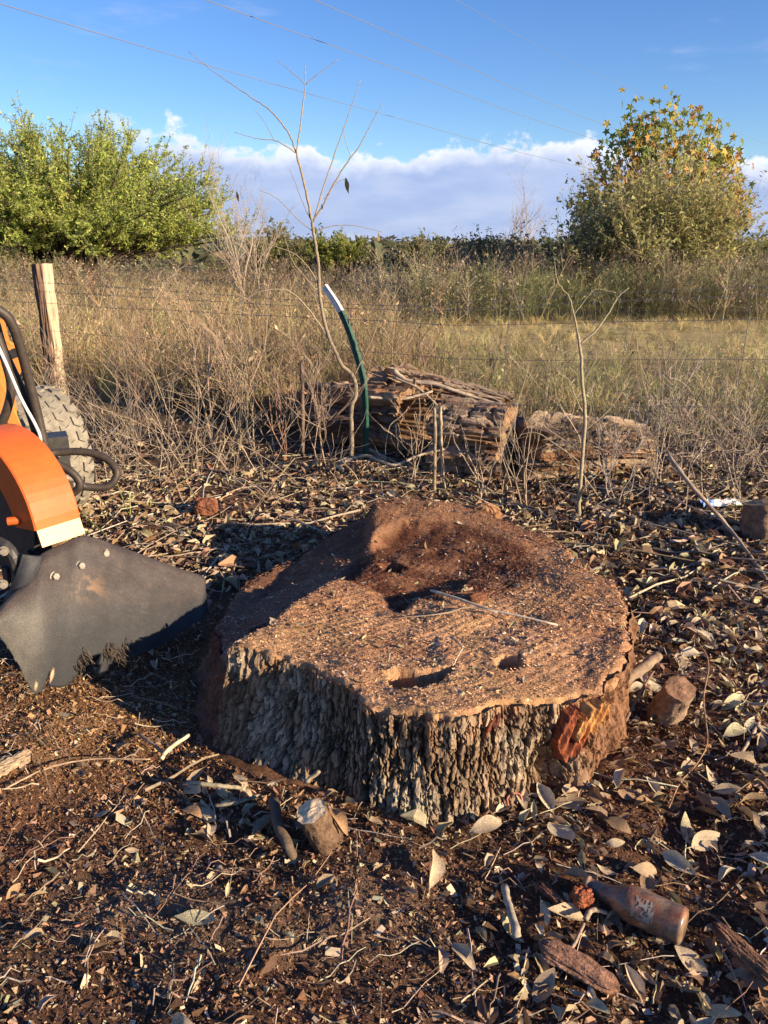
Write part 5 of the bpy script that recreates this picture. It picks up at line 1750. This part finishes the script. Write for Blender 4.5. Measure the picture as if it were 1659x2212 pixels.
stick('green_shoot', [gz(282, 1118, 0.0), gz(281, 1095, 0.05), gz(279, 1065, 0.11)], 0.004, 0.003, (0.24, 0.25, 0.07), 'straight green shoot beside the tall one', 'shoot', n=8)
stick('green_shoot', [gz(322, 1100, 0.0), gz(325, 1082, 0.07)], 0.007, 0.005, (0.34, 0.32, 0.12), 'short thick yellow green shoot', 'shoot', n=6)
stick('green_shoot', [gz(165, 1100, 0.03), gz(200, 1130, 0.03), gz(236, 1162, 0.02)], 0.004, 0.003, (0.30, 0.30, 0.08), 'green stalk lying beside the orange guard', 'shoot', n=8)

G = Geo()
for q in range(520):
    x = RNG.uniform(-2.9, 3.2); y = 4.55 - 0.10 * x + RNG.normal(0, 0.42)
    if -0.6 < x < 1.7 and (RNG.uniform() < 0.35 or y > 4.15): continue
    if not in_view(np.array([x]), np.array([y]), 1.3)[0]: continue
    h = RNG.uniform(0.15, 0.6)
    grow(G, np.array([x, y, gh1(x, y)]), np.array([RNG.normal(0, 0.45), RNG.normal(0, 0.4), 1]), h, 0.0026, 1, np.array([0.33, 0.26, 0.19]) * RNG.uniform(0.6, 1.2), (2, 4), 0.6, 0.1, 0.16, 0.0010, 3, 5)
tag(link('dry_brush', G.mesh('dry_brush'), M_twig), 'thin dry twigs and weed stalks along the fence line', kind='stuff')

# ------------------------------------------------------------------ field grass and weeds
def ribbon(P, w):
    """flat strip along a path, as quads"""
    P = np.asarray(P)
    n = len(P)
    T = np.gradient(P, axis=0)
    S = np.cross(T, [0.3, 0.9, 0.2]); S /= np.linalg.norm(S, axis=1)[:, None] + 1e-9
    w = np.broadcast_to(w, (n,))[:, None]
    V = np.stack([P - S * w, P + S * w], 1).reshape(-1, 3)
    F = np.array([[2 * i, 2 * i + 1, 2 * i + 3, 2 * i + 2] for i in range(n - 1)])
    return V, F


def tuft(nb, h, sp, w):
    V_, F_, s_ = [], [], []
    k = 0
    for q in range(nb):
        a = RNG.uniform(0, 6.28); l = h * RNG.uniform(0.5, 1.0); b = sp * RNG.uniform(0.2, 1)
        d = np.array([math.cos(a), math.sin(a), 0])
        o = d * RNG.uniform(0, 0.05)
        P = [o, o + d * b * 0.35 + [0, 0, l * 0.6], o + d * b + [0, 0, l * RNG.uniform(0.75, 1.0)]]
        V, F = ribbon(P, np.array([w, w * 0.8, w * 0.25]))
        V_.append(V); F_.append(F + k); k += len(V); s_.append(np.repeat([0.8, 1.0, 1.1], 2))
    return np.concatenate(V_), np.concatenate(F_), np.concatenate(s_)


def weed(h, nside, nleaf, w, lw):
    V_, F_, s_ = [], [], []
    k = 0
    top = np.array([RNG.normal(0, 0.12 * h), RNG.normal(0, 0.12 * h), h])
    st = spline([np.zeros(3), top * 0.5 + RNG.normal(0, 0.03 * h, 3), top], 5)
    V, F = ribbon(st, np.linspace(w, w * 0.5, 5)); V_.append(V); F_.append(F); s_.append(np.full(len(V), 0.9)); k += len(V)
    tips = []
    for q in range(nside):
        t = RNG.uniform(0.3, 1.0)
        p = st[min(4, int(t * 4))]
        a = RNG.uniform(0, 6.28)
        d = np.array([math.cos(a), math.sin(a), RNG.uniform(0.6, 1.6)]) * h * RNG.uniform(0.10, 0.24)
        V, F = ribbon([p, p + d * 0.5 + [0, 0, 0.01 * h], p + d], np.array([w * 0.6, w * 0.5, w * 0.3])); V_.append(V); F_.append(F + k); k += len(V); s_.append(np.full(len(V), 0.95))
        tips += [p + d, p + d * 0.6, p + d * 0.8]
    for q in range(nleaf):
        p = tips[int(RNG.integers(len(tips)))] + RNG.normal(0, 0.02 * h, 3)
        R = rotm(RNG.uniform(0, 6.28), RNG.normal(0, 0.8), RNG.normal(0, 0.8))[0]
        L = lw * RNG.lognormal(0, 0.4)
        V = (np.array([[-.5, 0, 0], [0, -.25, .05], [.5, 0, 0], [0, .25, .05]]) * L) @ R.T + p
        V_.append(V); F_.append(np.array([[0, 1, 2, 3]]) + k); k += 4; s_.append(np.full(4, RNG.uniform(0.8, 1.4)))
    return np.concatenate(V_), np.concatenate(F_), np.concatenate(s_)


TUFT = [tuft(10, 0.58, 0.28, 0.0030) for _ in range(5)]
SHORT = [tuft(9, 0.22, 0.16, 0.0028) for _ in range(4)]
WEED = [weed(0.8, 8, 16, 0.0032, 0.022) for _ in range(6)]
BIGW = [weed(1.3, 16, 46, 0.0060, 0.045) for _ in range(6)]


def field(name, label, templ, n, x0, x1, y0, y1, pal, smin, smax, cond=None, mat=None, ypow=1.0):
    G = Geo()
    x = RNG.uniform(0, 1, n); y = y0 + (y1 - y0) * RNG.uniform(0, 1, n) ** ypow
    xm = (y * CP + CAM_H * SP) * 0.5 * 1.2 + 0.6
    x = (x * 2 - 1) * xm
    ok = (x > x0) & (x < x1)
    if cond is not None:
        ok &= RNG.uniform(0, 1, n) < cond(x, y)
    x, y = x[ok], y[ok]
    P = np.stack([x, y, gh(x, y) - 0.01], -1)
    for k, (V, F, s) in enumerate(templ):
        Q = P[k::len(templ)]
        m = len(Q)
        if not m: continue
        S = RNG.uniform(smin, smax, m)
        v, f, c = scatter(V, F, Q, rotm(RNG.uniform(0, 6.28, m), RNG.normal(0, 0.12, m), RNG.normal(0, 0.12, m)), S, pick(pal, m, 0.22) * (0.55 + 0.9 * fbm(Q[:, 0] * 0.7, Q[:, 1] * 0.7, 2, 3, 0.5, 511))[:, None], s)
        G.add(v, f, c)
    return tag(link(name, G.mesh(name), mat or M_grass), label, kind='stuff')


fence_y = lambda x: np.interp(x, [a[0] for a in FX], [a[1] for a in FX])
TAN = [(0.42, 0.32, 0.17), (0.36, 0.26, 0.135), (0.29, 0.20, 0.115), (0.46, 0.36, 0.20), (0.36, 0.27, 0.15), (0.26, 0.25, 0.095), (0.31, 0.22, 0.13)]
BRN = [(0.26, 0.20, 0.135), (0.32, 0.25, 0.17), (0.21, 0.16, 0.11), (0.29, 0.25, 0.15)]
GRN = [(0.27, 0.27, 0.12), (0.34, 0.30, 0.16), (0.38, 0.30, 0.18), (0.22, 0.235, 0.095), (0.30, 0.22, 0.135)]
behind = lambda x, y: (y > fence_y(x) + 0.35 + 0.95 * sstep(-0.9, -0.3, x) * (1 - sstep(1.7, 2.2, x))).astype(float)
clump = lambda x, y: 0.35 + 0.65 * sstep(0.35, 0.6, fbm(x * 0.9, y * 0.9, 3, 3, 0.5, 501))
leftf = lambda x, y: sstep(0.9, -0.3, x)
field('tall_dry_grass', 'tall tan and green grass behind the fence at the left', TUFT, 10500, -30, 3, 5.0, 18, TAN, 0.7, 1.15, lambda x, y: behind(x, y) * clump(x, y) * leftf(x, y), None, 1.5)
field('dry_weeds', 'thin dry weed stalks in the grass at the left', WEED, 7600, -30, 3, 5.0, 17, TAN + BRN, 0.55, 1.0, lambda x, y: behind(x, y) * clump(x, y) * leftf(x, y), None, 1.5)
field('grey_green_weeds', 'loose grey green weeds behind the logs at the right', WEED, 3600, -0.5, 30, 4.9, 8.2, GRN, 0.32, 0.68, lambda x, y: behind(x, y) * clump(x, y) * (1 - 0.8 * leftf(x, y)), None, 1.2)
field('short_grass', 'short yellowish grass of the open strip', SHORT, 6000, -1, 30, 6.0, 14.5, [(0.42, 0.34, 0.15), (0.34, 0.31, 0.12), (0.46, 0.37, 0.19)], 0.3, 1.1, lambda x, y: behind(x, y) * clump(x, y) * (1 - 0.6 * leftf(x, y)))
right_b = lambda x, y: sstep(13.0, 14.5, y + 0.8 * np.sin(x * 1.3)) * (1 - leftf(x, y))
field('tall_brown_weeds', 'belt of tall brown weeds in the middle distance', BIGW, 2300, -2, 40, 12.5, 21, BRN + [(0.24, 0.24, 0.12)], 0.52, 0.98, right_b, None, 1.2)
field('tall_brown_weeds', 'brown weeds in front of the green tree', BIGW, 1200, -40, 5, 14, 24, BRN + [(0.30, 0.22, 0.12)], 0.45, 0.85, leftf, None, 1.2)
field('green_weeds', 'green weeds along the near edge of the brown belt', WEED, 1900, 0.5, 40, 13.6, 15.2, [(0.20, 0.22, 0.08), (0.26, 0.25, 0.11)], 0.7, 1.25, lambda x, y: (1 - leftf(x, y)))


# ------------------------------------------------------------------ trees
LQ = np.array([[-.5, -.12, 0], [.55, 0, .04], [-.35, .30, -.03]]); LQF = np.array([[0, 1, 2]])


def bushy(name, label, base, cx, rx, ry, rz, z0, nm, ntw, nlf, leaf, pal, stemc, twl, r0, cat='tree', inner=0.45, leaf_part='crown', up=0.5, dens=0.0):
    """many-stemmed tree: stems curve out to points of a dome, twigs on each, leaves along each twig"""
    base = np.array(base, float)
    e = root(name, base, label, cat)
    G = Geo()
    LP, LD = [], []
    seed = int(abs(base[0] * 10 + base[1]))
    for q in range(nm):
        a = RNG.uniform(0, 2 * np.pi); v = RNG.uniform(0.0, 1.0); rad = RNG.uniform(inner, 1.0) ** 0.6
        el = math.asin(v)
        out = np.array([math.cos(a) * math.cos(el) * rx, math.sin(a) * math.cos(el) * ry, math.sin(el) * rz]) * rad
        tip = base + np.array([cx, 0, z0]) + out
        tip = tip * (1 + 0) + RNG.normal(0, 0.05 * rz, 3)
        mid = base + (tip - base) * 0.45 + np.array([0, 0, 0.12 * rz]) + RNG.normal(0, 0.04 * rz, 3)
        P = spline([base + RNG.normal(0, 0.12, 3) * [1, 1, 0], mid, tip], 12)
        G.tube(P, np.linspace(r0, r0 * 0.16, 12) * RNG.uniform(0.6, 1.1), np.asarray(stemc) * RNG.uniform(0.7, 1.2), 5, False)
        for w in range(ntw):
            t = RNG.uniform(0.42, 1.0)
            i = min(11, int(t * 11.99))
            p = P[i]
            d = (p - (base + [cx, 0, z0 * 0.3])); d /= np.linalg.norm(d) + 1e-9
            d = d * 0.7 + RNG.normal(0, 0.55, 3) + np.array([0, 0, up])
            d /= np.linalg.norm(d)
            L = twl * RNG.uniform(0.5, 1.3)
            T = spline([p, p + d * L * 0.5 + RNG.normal(0, 0.04, 3) * L, p + d * L + np.array([0, 0, 0.08 * L])], 5)
            G.tube(T[[0, 2, 4]], np.linspace(r0 * 0.13, r0 * 0.05, 3), np.asarray(stemc) * RNG.uniform(0.8, 1.3), 3, False)
            m = nlf
            tt = RNG.uniform(0.15, 1.02, m)
            idx = np.clip(tt * 4, 0, 3.999); i0 = idx.astype(int); fr = (idx - i0)[:, None]
            LP.append(T[i0] * (1 - fr) + T[i0 + 1] * fr + RNG.normal(0, 0.05 * L, (m, 3)))
    LP = np.concatenate(LP)
    LP = LP[LP[:, 2] > base[2] + 0.1]
    m = len(LP)
    if dens > 0:
        keep = RNG.uniform(0, 1, m) < (1 - dens) + dens * sstep(0.38, 0.6, fbm(LP[:, 0] * 0.9, LP[:, 1] * 0.9, LP[:, 2] * 0.9, 3, 0.5, seed))
        LP = LP[keep]; m = len(LP)
    patch = fbm(LP[:, 0] * 0.7, LP[:, 1] * 0.7, LP[:, 2] * 0.7, 2, 0.5, seed + 4)
    C = pick(pal, m, 0.2) * (0.75 + 0.5 * patch)[:, None]
    V, F, C = scatter(LQ, LQF, LP, rotm(RNG.uniform(0, 6.28, m), RNG.normal(0, 0.6, m), RNG.uniform(0, 6.28, m)), leaf * RNG.lognormal(0, 0.35, m), C)
    part('trunk', G.mesh('trunk'), M_twig, e)
    o = part(leaf_part, new_mesh(leaf_part, V, F, C), M_green, e)
    o['kind'] = 'stuff'
    return e


def gbase(px, Y):
    p = at(px, 560, Y)
    p[2] = gh1(p[0], p[1])
    return p


bushy('huisache_tree', 'big feathery green tree filling the left background', gbase(165, 27), -0.2, 6.0, 5.0, 3.9, 1.25, 200, 28, 54, 0.074,
      [(0.45, 0.50, 0.12), (0.37, 0.45, 0.10), (0.52, 0.54, 0.16), (0.31, 0.38, 0.085)], (0.10, 0.075, 0.055), 0.75, 0.085, dens=0.22, up=0.3)
bushy('willow_shrub', 'tall olive feathery shrub in front of the yellowing tree', gbase(1390, 17.5), 0.0, 2.15, 1.9, 2.0, 0.8, 80, 28, 16, 0.080,
      [(0.42, 0.40, 0.16), (0.36, 0.35, 0.14), (0.46, 0.43, 0.18), (0.30, 0.28, 0.12)], (0.24, 0.19, 0.13), 0.75, 0.040, 'shrub', 0.35, 'crown', 0.6, 0.3)
bushy('olive_bush', 'pale olive bush left of the bare sapling trunk', gbase(610, 27), 0, 1.5, 1.3, 1.3, 0.5, 36, 14, 14, 0.10,
      [(0.22, 0.22, 0.08), (0.26, 0.25, 0.10)], (0.2, 0.16, 0.12), 0.5, 0.03, 'shrub')
bushy('yellow_green_bush', 'rounded yellow green bush behind the sapling fork', gbase(725, 27), 0, 1.2, 1.0, 0.9, 0.5, 34, 14, 20, 0.10,
      [(0.27, 0.28, 0.06), (0.22, 0.25, 0.06)], (0.2, 0.16, 0.12), 0.45, 0.03, 'shrub')
bushy('round_green_bush', 'low grey green bush near the middle of the horizon', gbase(905, 26), 0, 1.5, 1.2, 0.9, 0.45, 36, 14, 18, 0.10,
      [(0.20, 0.20, 0.09), (0.24, 0.22, 0.11)], (0.2, 0.16, 0.12), 0.45, 0.03, 'shrub')
bushy('grey_brush', 'grey brown brush left of the olive feathery shrub', gbase(1070, 22), 0, 1.5, 1.2, 0.95, 0.5, 40, 14, 12, 0.085,
      [(0.21, 0.175, 0.11), (0.17, 0.15, 0.09), (0.24, 0.22, 0.12)], (0.22, 0.18, 0.14), 0.5, 0.025, 'shrub')
bushy('grey_brush', 'dark brush right under the left side of the feathery shrub', gbase(1230, 18.5), 0, 1.3, 1.0, 1.0, 0.5, 40, 14, 12, 0.075,
      [(0.19, 0.16, 0.10), (0.15, 0.14, 0.075), (0.2, 0.19, 0.09)], (0.2, 0.165, 0.125), 0.5, 0.022, 'shrub')
bushy('green_bush', 'green bush at the far right edge', gbase(1650, 21), 0.3, 1.5, 1.2, 1.1, 0.5, 36, 14, 16, 0.09,
      [(0.22, 0.22, 0.075), (0.18, 0.19, 0.065)], (0.2, 0.165, 0.125), 0.5, 0.025, 'shrub')
bushy('olive_bush', 'low olive bush under the left edge of the green tree', gbase(20, 22), 0, 1.6, 1.0, 0.7, 0.3, 34, 14, 16, 0.09,
      [(0.22, 0.23, 0.075), (0.26, 0.24, 0.11)], (0.2, 0.165, 0.125), 0.45, 0.025, 'shrub')
for px, Y, h, lab in [(520, 19, 2.6, 'bare grey sapling right of the green tree'), (560, 21, 2.2, 'second bare grey sapling nearer the bare fork'), (1095, 25, 2.9, 'fan shaped leafless bush on the horizon')]:
    shrub('leafless_tree', px, 560, h, 3, lab, 4, 0.35, (0.34, 0.28, 0.22), 0.022, Y, 0.22, 'tree', (4, 5))

# yellowing sycamore with large lobed leaves
syc_b = gbase(1412, 20)
syc = root('sycamore_tree', syc_b, 'yellowing tree with large lobed leaves above the feathery shrub', 'tree')
G = Geo()
lob = []
for q in range(10):
    a = -0.5 * math.pi + (q + 0.5) / 10 * 2 * math.pi
    rr_ = (0.55, 0.26)[q % 2] * (0.9 if 2 < q < 8 else 1.0)
    lob.append((rr_ * math.cos(a), rr_ * math.sin(a), 0.10 * (q % 2) - 0.05))
SV_ = np.array([(0, 0, 0)] + lob); SF_ = np.array([[0, 1 + q, 1 + (q + 1) % 10] for q in range(10)])
LP = []
for q in range(150):
    a = RNG.uniform(0.9 * np.pi, 2.1 * np.pi); v = RNG.uniform(0.08, 1.0); rad = RNG.uniform(0.82, 1.0)
    el = math.asin(v)
    tip = syc_b + np.array([0.0, 0, 1.5]) + np.array([math.cos(a) * math.cos(el) * 2.1, math.sin(a) * math.cos(el) * 1.6, math.sin(el) * 2.95]) * rad
    tip[0] = syc_b[0] + (tip[0] - syc_b[0]) * 1.0
    P = spline([syc_b + RNG.normal(0, 0.08, 3) * [1, 1, 0], syc_b + (tip - syc_b) * [0.35, 0.35, 0.55], tip], 12)
    G.tube(P, np.linspace(0.035, 0.006, 12), np.array([0.34, 0.29, 0.22]) * RNG.uniform(0.7, 1.1), 5, False)
    for w in range(14):
        i = int(RNG.integers(8, 12))
        LP.append(P[i] + RNG.normal(0, 0.19, 3))
part('trunk', G.mesh('trunk'), M_twig, syc)
LP = np.array(LP)
order = np.argsort(LP[:, 1] - 0.3 * LP[:, 2])
LP = LP[order]
zrel = np.clip((LP[:, 2] - syc_b[2] - 1.6) / 3.3, 0, 1)
SYC_M = [material('leaf_green', base=(0.25, 0.29, 0.07), nvar=0.2, nscale=8, bstr=0, rough=0.55, transl=0.3), material('leaf_yellow', base=(0.55, 0.42, 0.10), nvar=0.2, nscale=8, bstr=0, rough=0.55, transl=0.3),
         material('leaf_rust', base=(0.50, 0.27, 0.09), nvar=0.2, nscale=8, bstr=0, rough=0.55, transl=0.3)]
syc_me = []
for mm in SYC_M:
    m_ = new_mesh('leaf', SV_, SF_, None)
    m_.materials.append(mm)
    syc_me.append(m_)
kind_ = np.array([int(RNG.choice(3, p=[0.35 + 0.45 * z ** 2, 0.35 - 0.15 * z ** 2, 0.30 - 0.30 * z ** 2])) for z in zrel])
for q in range(300):
    o = link('leaf', syc_me[kind_[q]], None, syc)
    o.location = Vector(LP[q] - syc_b)
    s = float(RNG.uniform(0.15, 0.235))
    o.scale = (s, s, s)
    o.rotation_euler = (1.2 + float(RNG.normal(0, 0.5)), float(RNG.normal(0, 0.6)), float(RNG.normal(0, 0.8)))
rest = LP[300:]
m = len(rest)
pal = np.array([(0.25, 0.29, 0.07), (0.55, 0.42, 0.10), (0.50, 0.27, 0.09)])
V, F, C = scatter(SV_, SF_, rest, rotm(RNG.normal(0, 0.8, m), RNG.normal(0, 0.6, m), 1.2 + RNG.normal(0, 0.5, m)), RNG.uniform(0.15, 0.235, m), pal[kind_[300:]])
o = part('crown', new_mesh('crown', V, F, C), M_green, syc)
o['kind'] = 'stuff'

# far thicket that closes the horizon
n = 15000
a = RNG.uniform(-1.0, 1.0, n); dist = RNG.uniform(38, 120, n)
x, y = np.sin(a) * dist, np.cos(a) * dist
hgt = (0.8 + 1.2 * fbm(x * 0.13, y * 0.13, 0, 3, 0.5, 601)) * (dist / 60) ** 0.35
z = hgt * RNG.uniform(0, 1, n) ** 0.7
V, F, C = scatter(LQ, LQF, np.stack([x, y, z], -1), rotm(RNG.uniform(0, 6.28, n), RNG.normal(0, 0.7, n), RNG.uniform(0, 6.28, n)), RNG.uniform(0.4, 1.1, n),
                  pick([(0.15, 0.14, 0.075), (0.19, 0.155, 0.09), (0.13, 0.14, 0.07), (0.17, 0.18, 0.08)], n))
tag(link('far_thicket', new_mesh('far_thicket', V, F, C), M_green), 'far belt of brush along the horizon', kind='stuff')

# ------------------------------------------------------------------ power lines
for pts, lab in [([(-60, -12, 28), (0, 8, 30), (410, 130, 42), (840, 250, 60), (1245, 358, 84), (1700, 452, 130)], 'lowest power line, dropping to the right past the bare sapling'),
                 ([(400, -20, 34), (445, 0, 35), (860, 150, 50), (1260, 293, 76), (1700, 425, 120)], 'middle power line crossing the sky'),
                 ([(640, -18, 37), (680, 0, 38), (1000, 140, 54), (1285, 262, 76), (1700, 410, 120)], 'upper power line ending behind the yellowing tree'),
                 ([(940, -20, 44), (985, 0, 45), (1290, 160, 66), (1700, 330, 110)], 'faintest power line high at the right')]:
    g = Geo()
    thin = 0.010 if 'faintest' in lab else 0.017
    P = spline([at(*p) for p in pts], 60)
    g.tube(P, thin, (0.2, 0.2, 0.22), 5, False)
    tag(link('power_line', g.mesh('power_line'), M_cable), lab, 'power line')
